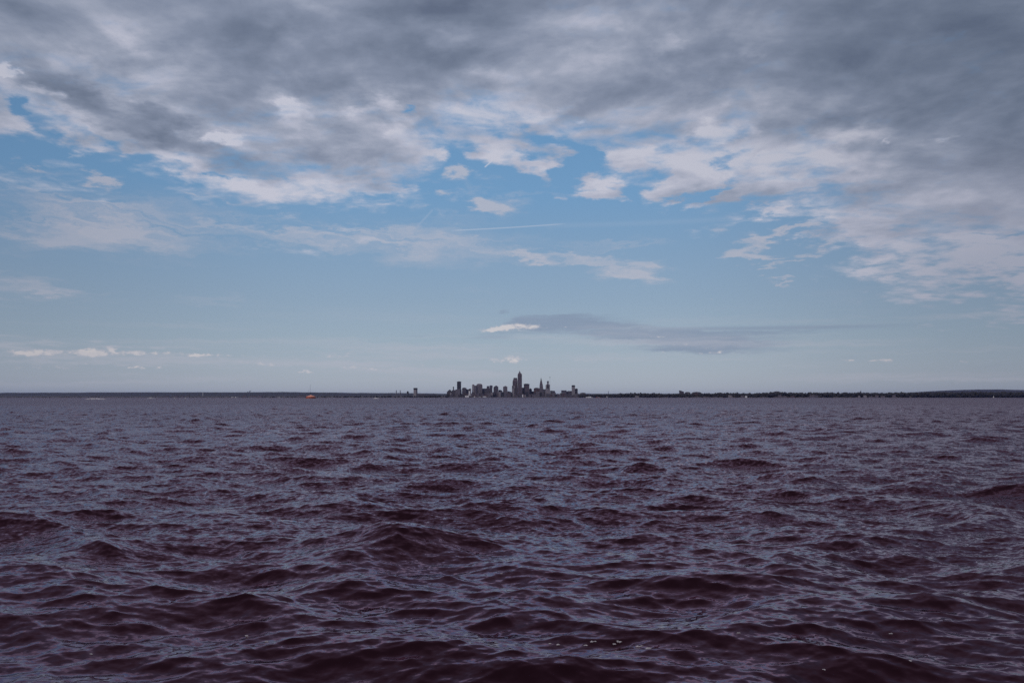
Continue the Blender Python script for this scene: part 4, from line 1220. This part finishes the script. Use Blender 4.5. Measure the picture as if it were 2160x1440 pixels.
bm = bmesh.new(); frustum(bm, ngon(0.12, 8, (650.4 - 655.5) * cs), zt * 0.7, ngon(0.07, 8, (650.4 - 655.5) * cs), at(650, 820.5, CY).z); link('aerial', bm, M['metal'], c)

# the low breakwater at the left
b0, b1 = on_water(181, 842.2), on_water(223, 842.2)
bl = (b1 - b0).length
bw = bmesh.new()
rr = random.Random(9)
for i in range(150):
    t = rr.random()
    x = (t - 0.5) * bl
    y = rr.gauss(0, 1.6)
    hgt = 1.9 * (1 - abs(2 * t - 1) ** 3) * max(0.25, 1 - abs(y) / 4.5)
    v0 = len(bw.verts)
    r_ = bmesh.ops.create_icosphere(bw, subdivisions=1, radius=1.0)
    q = rr.uniform(0.7, 1.5)
    for v in r_['verts']:
        k_ = q * rr.uniform(0.8, 1.15)
        v.co = Vector((x + v.co.x * k_ * 1.4, y + v.co.y * k_, hgt - 0.6 + v.co.z * k_ * 0.7))
bo = link('breakwater', bw, M['stone'], loc=((b0.x + b1.x) / 2, (b0.y + b1.y) / 2, 0))
tag(bo, 'low pale grey rubble breakwater lying in the water off the far left shore', 'breakwater')


# ================================================================== FOAM
def foam_patch(bm, px, py, wpx, rr):
    """a scrap of foam lying on the wave found there"""
    d = ray(px, py)
    az_ = math.atan2(d.x, d.y)
    j = int(np.argmin(np.abs(WATER_TH[:1350] - az_)))
    col_ = WATER_CO[j:-1:WATER_N][:1500]
    # first ring whose surface covers the line of sight
    vis = (CAM_H - col_[:, 2]) / np.maximum(col_[:, 1], 0.1) - (-d.z / d.y)
    hits = np.where(vis < 0)[0]
    p = Vector(col_[hits[0]].tolist()) if len(hits) else on_water(px, py)
    s_ = 0.8 * wpx * p.y / F0
    for q in range(rr.randint(4, 7)):
        n = 9
        cx, cy = p.x + rr.uniform(-.5, .5) * s_, p.y + rr.uniform(-.3, .3) * s_
        ring = []
        for i in range(n):
            a = 2 * PI * i / n
            k_ = rr.uniform(0.45, 1.0) * s_ * rr.uniform(0.10, 0.34)
            ring.append(bm.verts.new((cx + math.cos(a) * k_ * 2.0, cy + math.sin(a) * k_ * 0.6, p.z + 0.004)))
        tip = bm.verts.new((cx, cy, p.z + 0.008 + 0.05 * s_))
        low = bm.verts.new((cx, cy, p.z - 0.03))
        for i in range(n):
            bm.faces.new((ring[i], ring[(i + 1) % n], tip)); bm.faces.new((ring[(i + 1) % n], ring[i], low))


fb = bmesh.new()
rr = random.Random(3)
for px, py, w_ in ((1172, 1362, 10), (1228, 1362, 9), (1246, 1356, 12), (1296, 1353, 12), (1286, 1363, 6), (1341, 1364, 12), (1364, 1367, 12), (1156, 1357, 6),
                   (508, 1343, 8), (555, 1353, 6), (200, 1381, 7), (1054, 1211, 4), (1562, 1336, 7), (1943, 1394, 8), (1754, 1415, 6), (1895, 1337, 7)):
    foam_patch(fb, px, py, w_, rr)
M['foam'] = plain('lake foam', (0.34, 0.32, 0.34), 0.9, 0.35, 60)
tag(link('foam', fb, M['foam']), kind='stuff')

# ================================================================== HAZE
M['haze'] = bpy.data.materials.new('haze')
M['haze'].use_nodes = True
hn = M['haze'].node_tree
hn.nodes.clear()
pv = hn.nodes.new('ShaderNodeVolumePrincipled')
pv.inputs['Color'].default_value = (0.36, 0.46, 1.0, 1)
pv.inputs['Density'].default_value = HAZE
pv.inputs['Anisotropy'].default_value = 0.2
ho = hn.nodes.new('ShaderNodeOutputMaterial')
hn.links.new(pv.outputs[0], ho.inputs['Volume'])
if HAZE > 0:
    bm = bmesh.new()
    bx(bm, -61000, 61000, -61000, 61000, -8, 330)
    tag(link('haze', bm, M['haze']), kind='stuff')
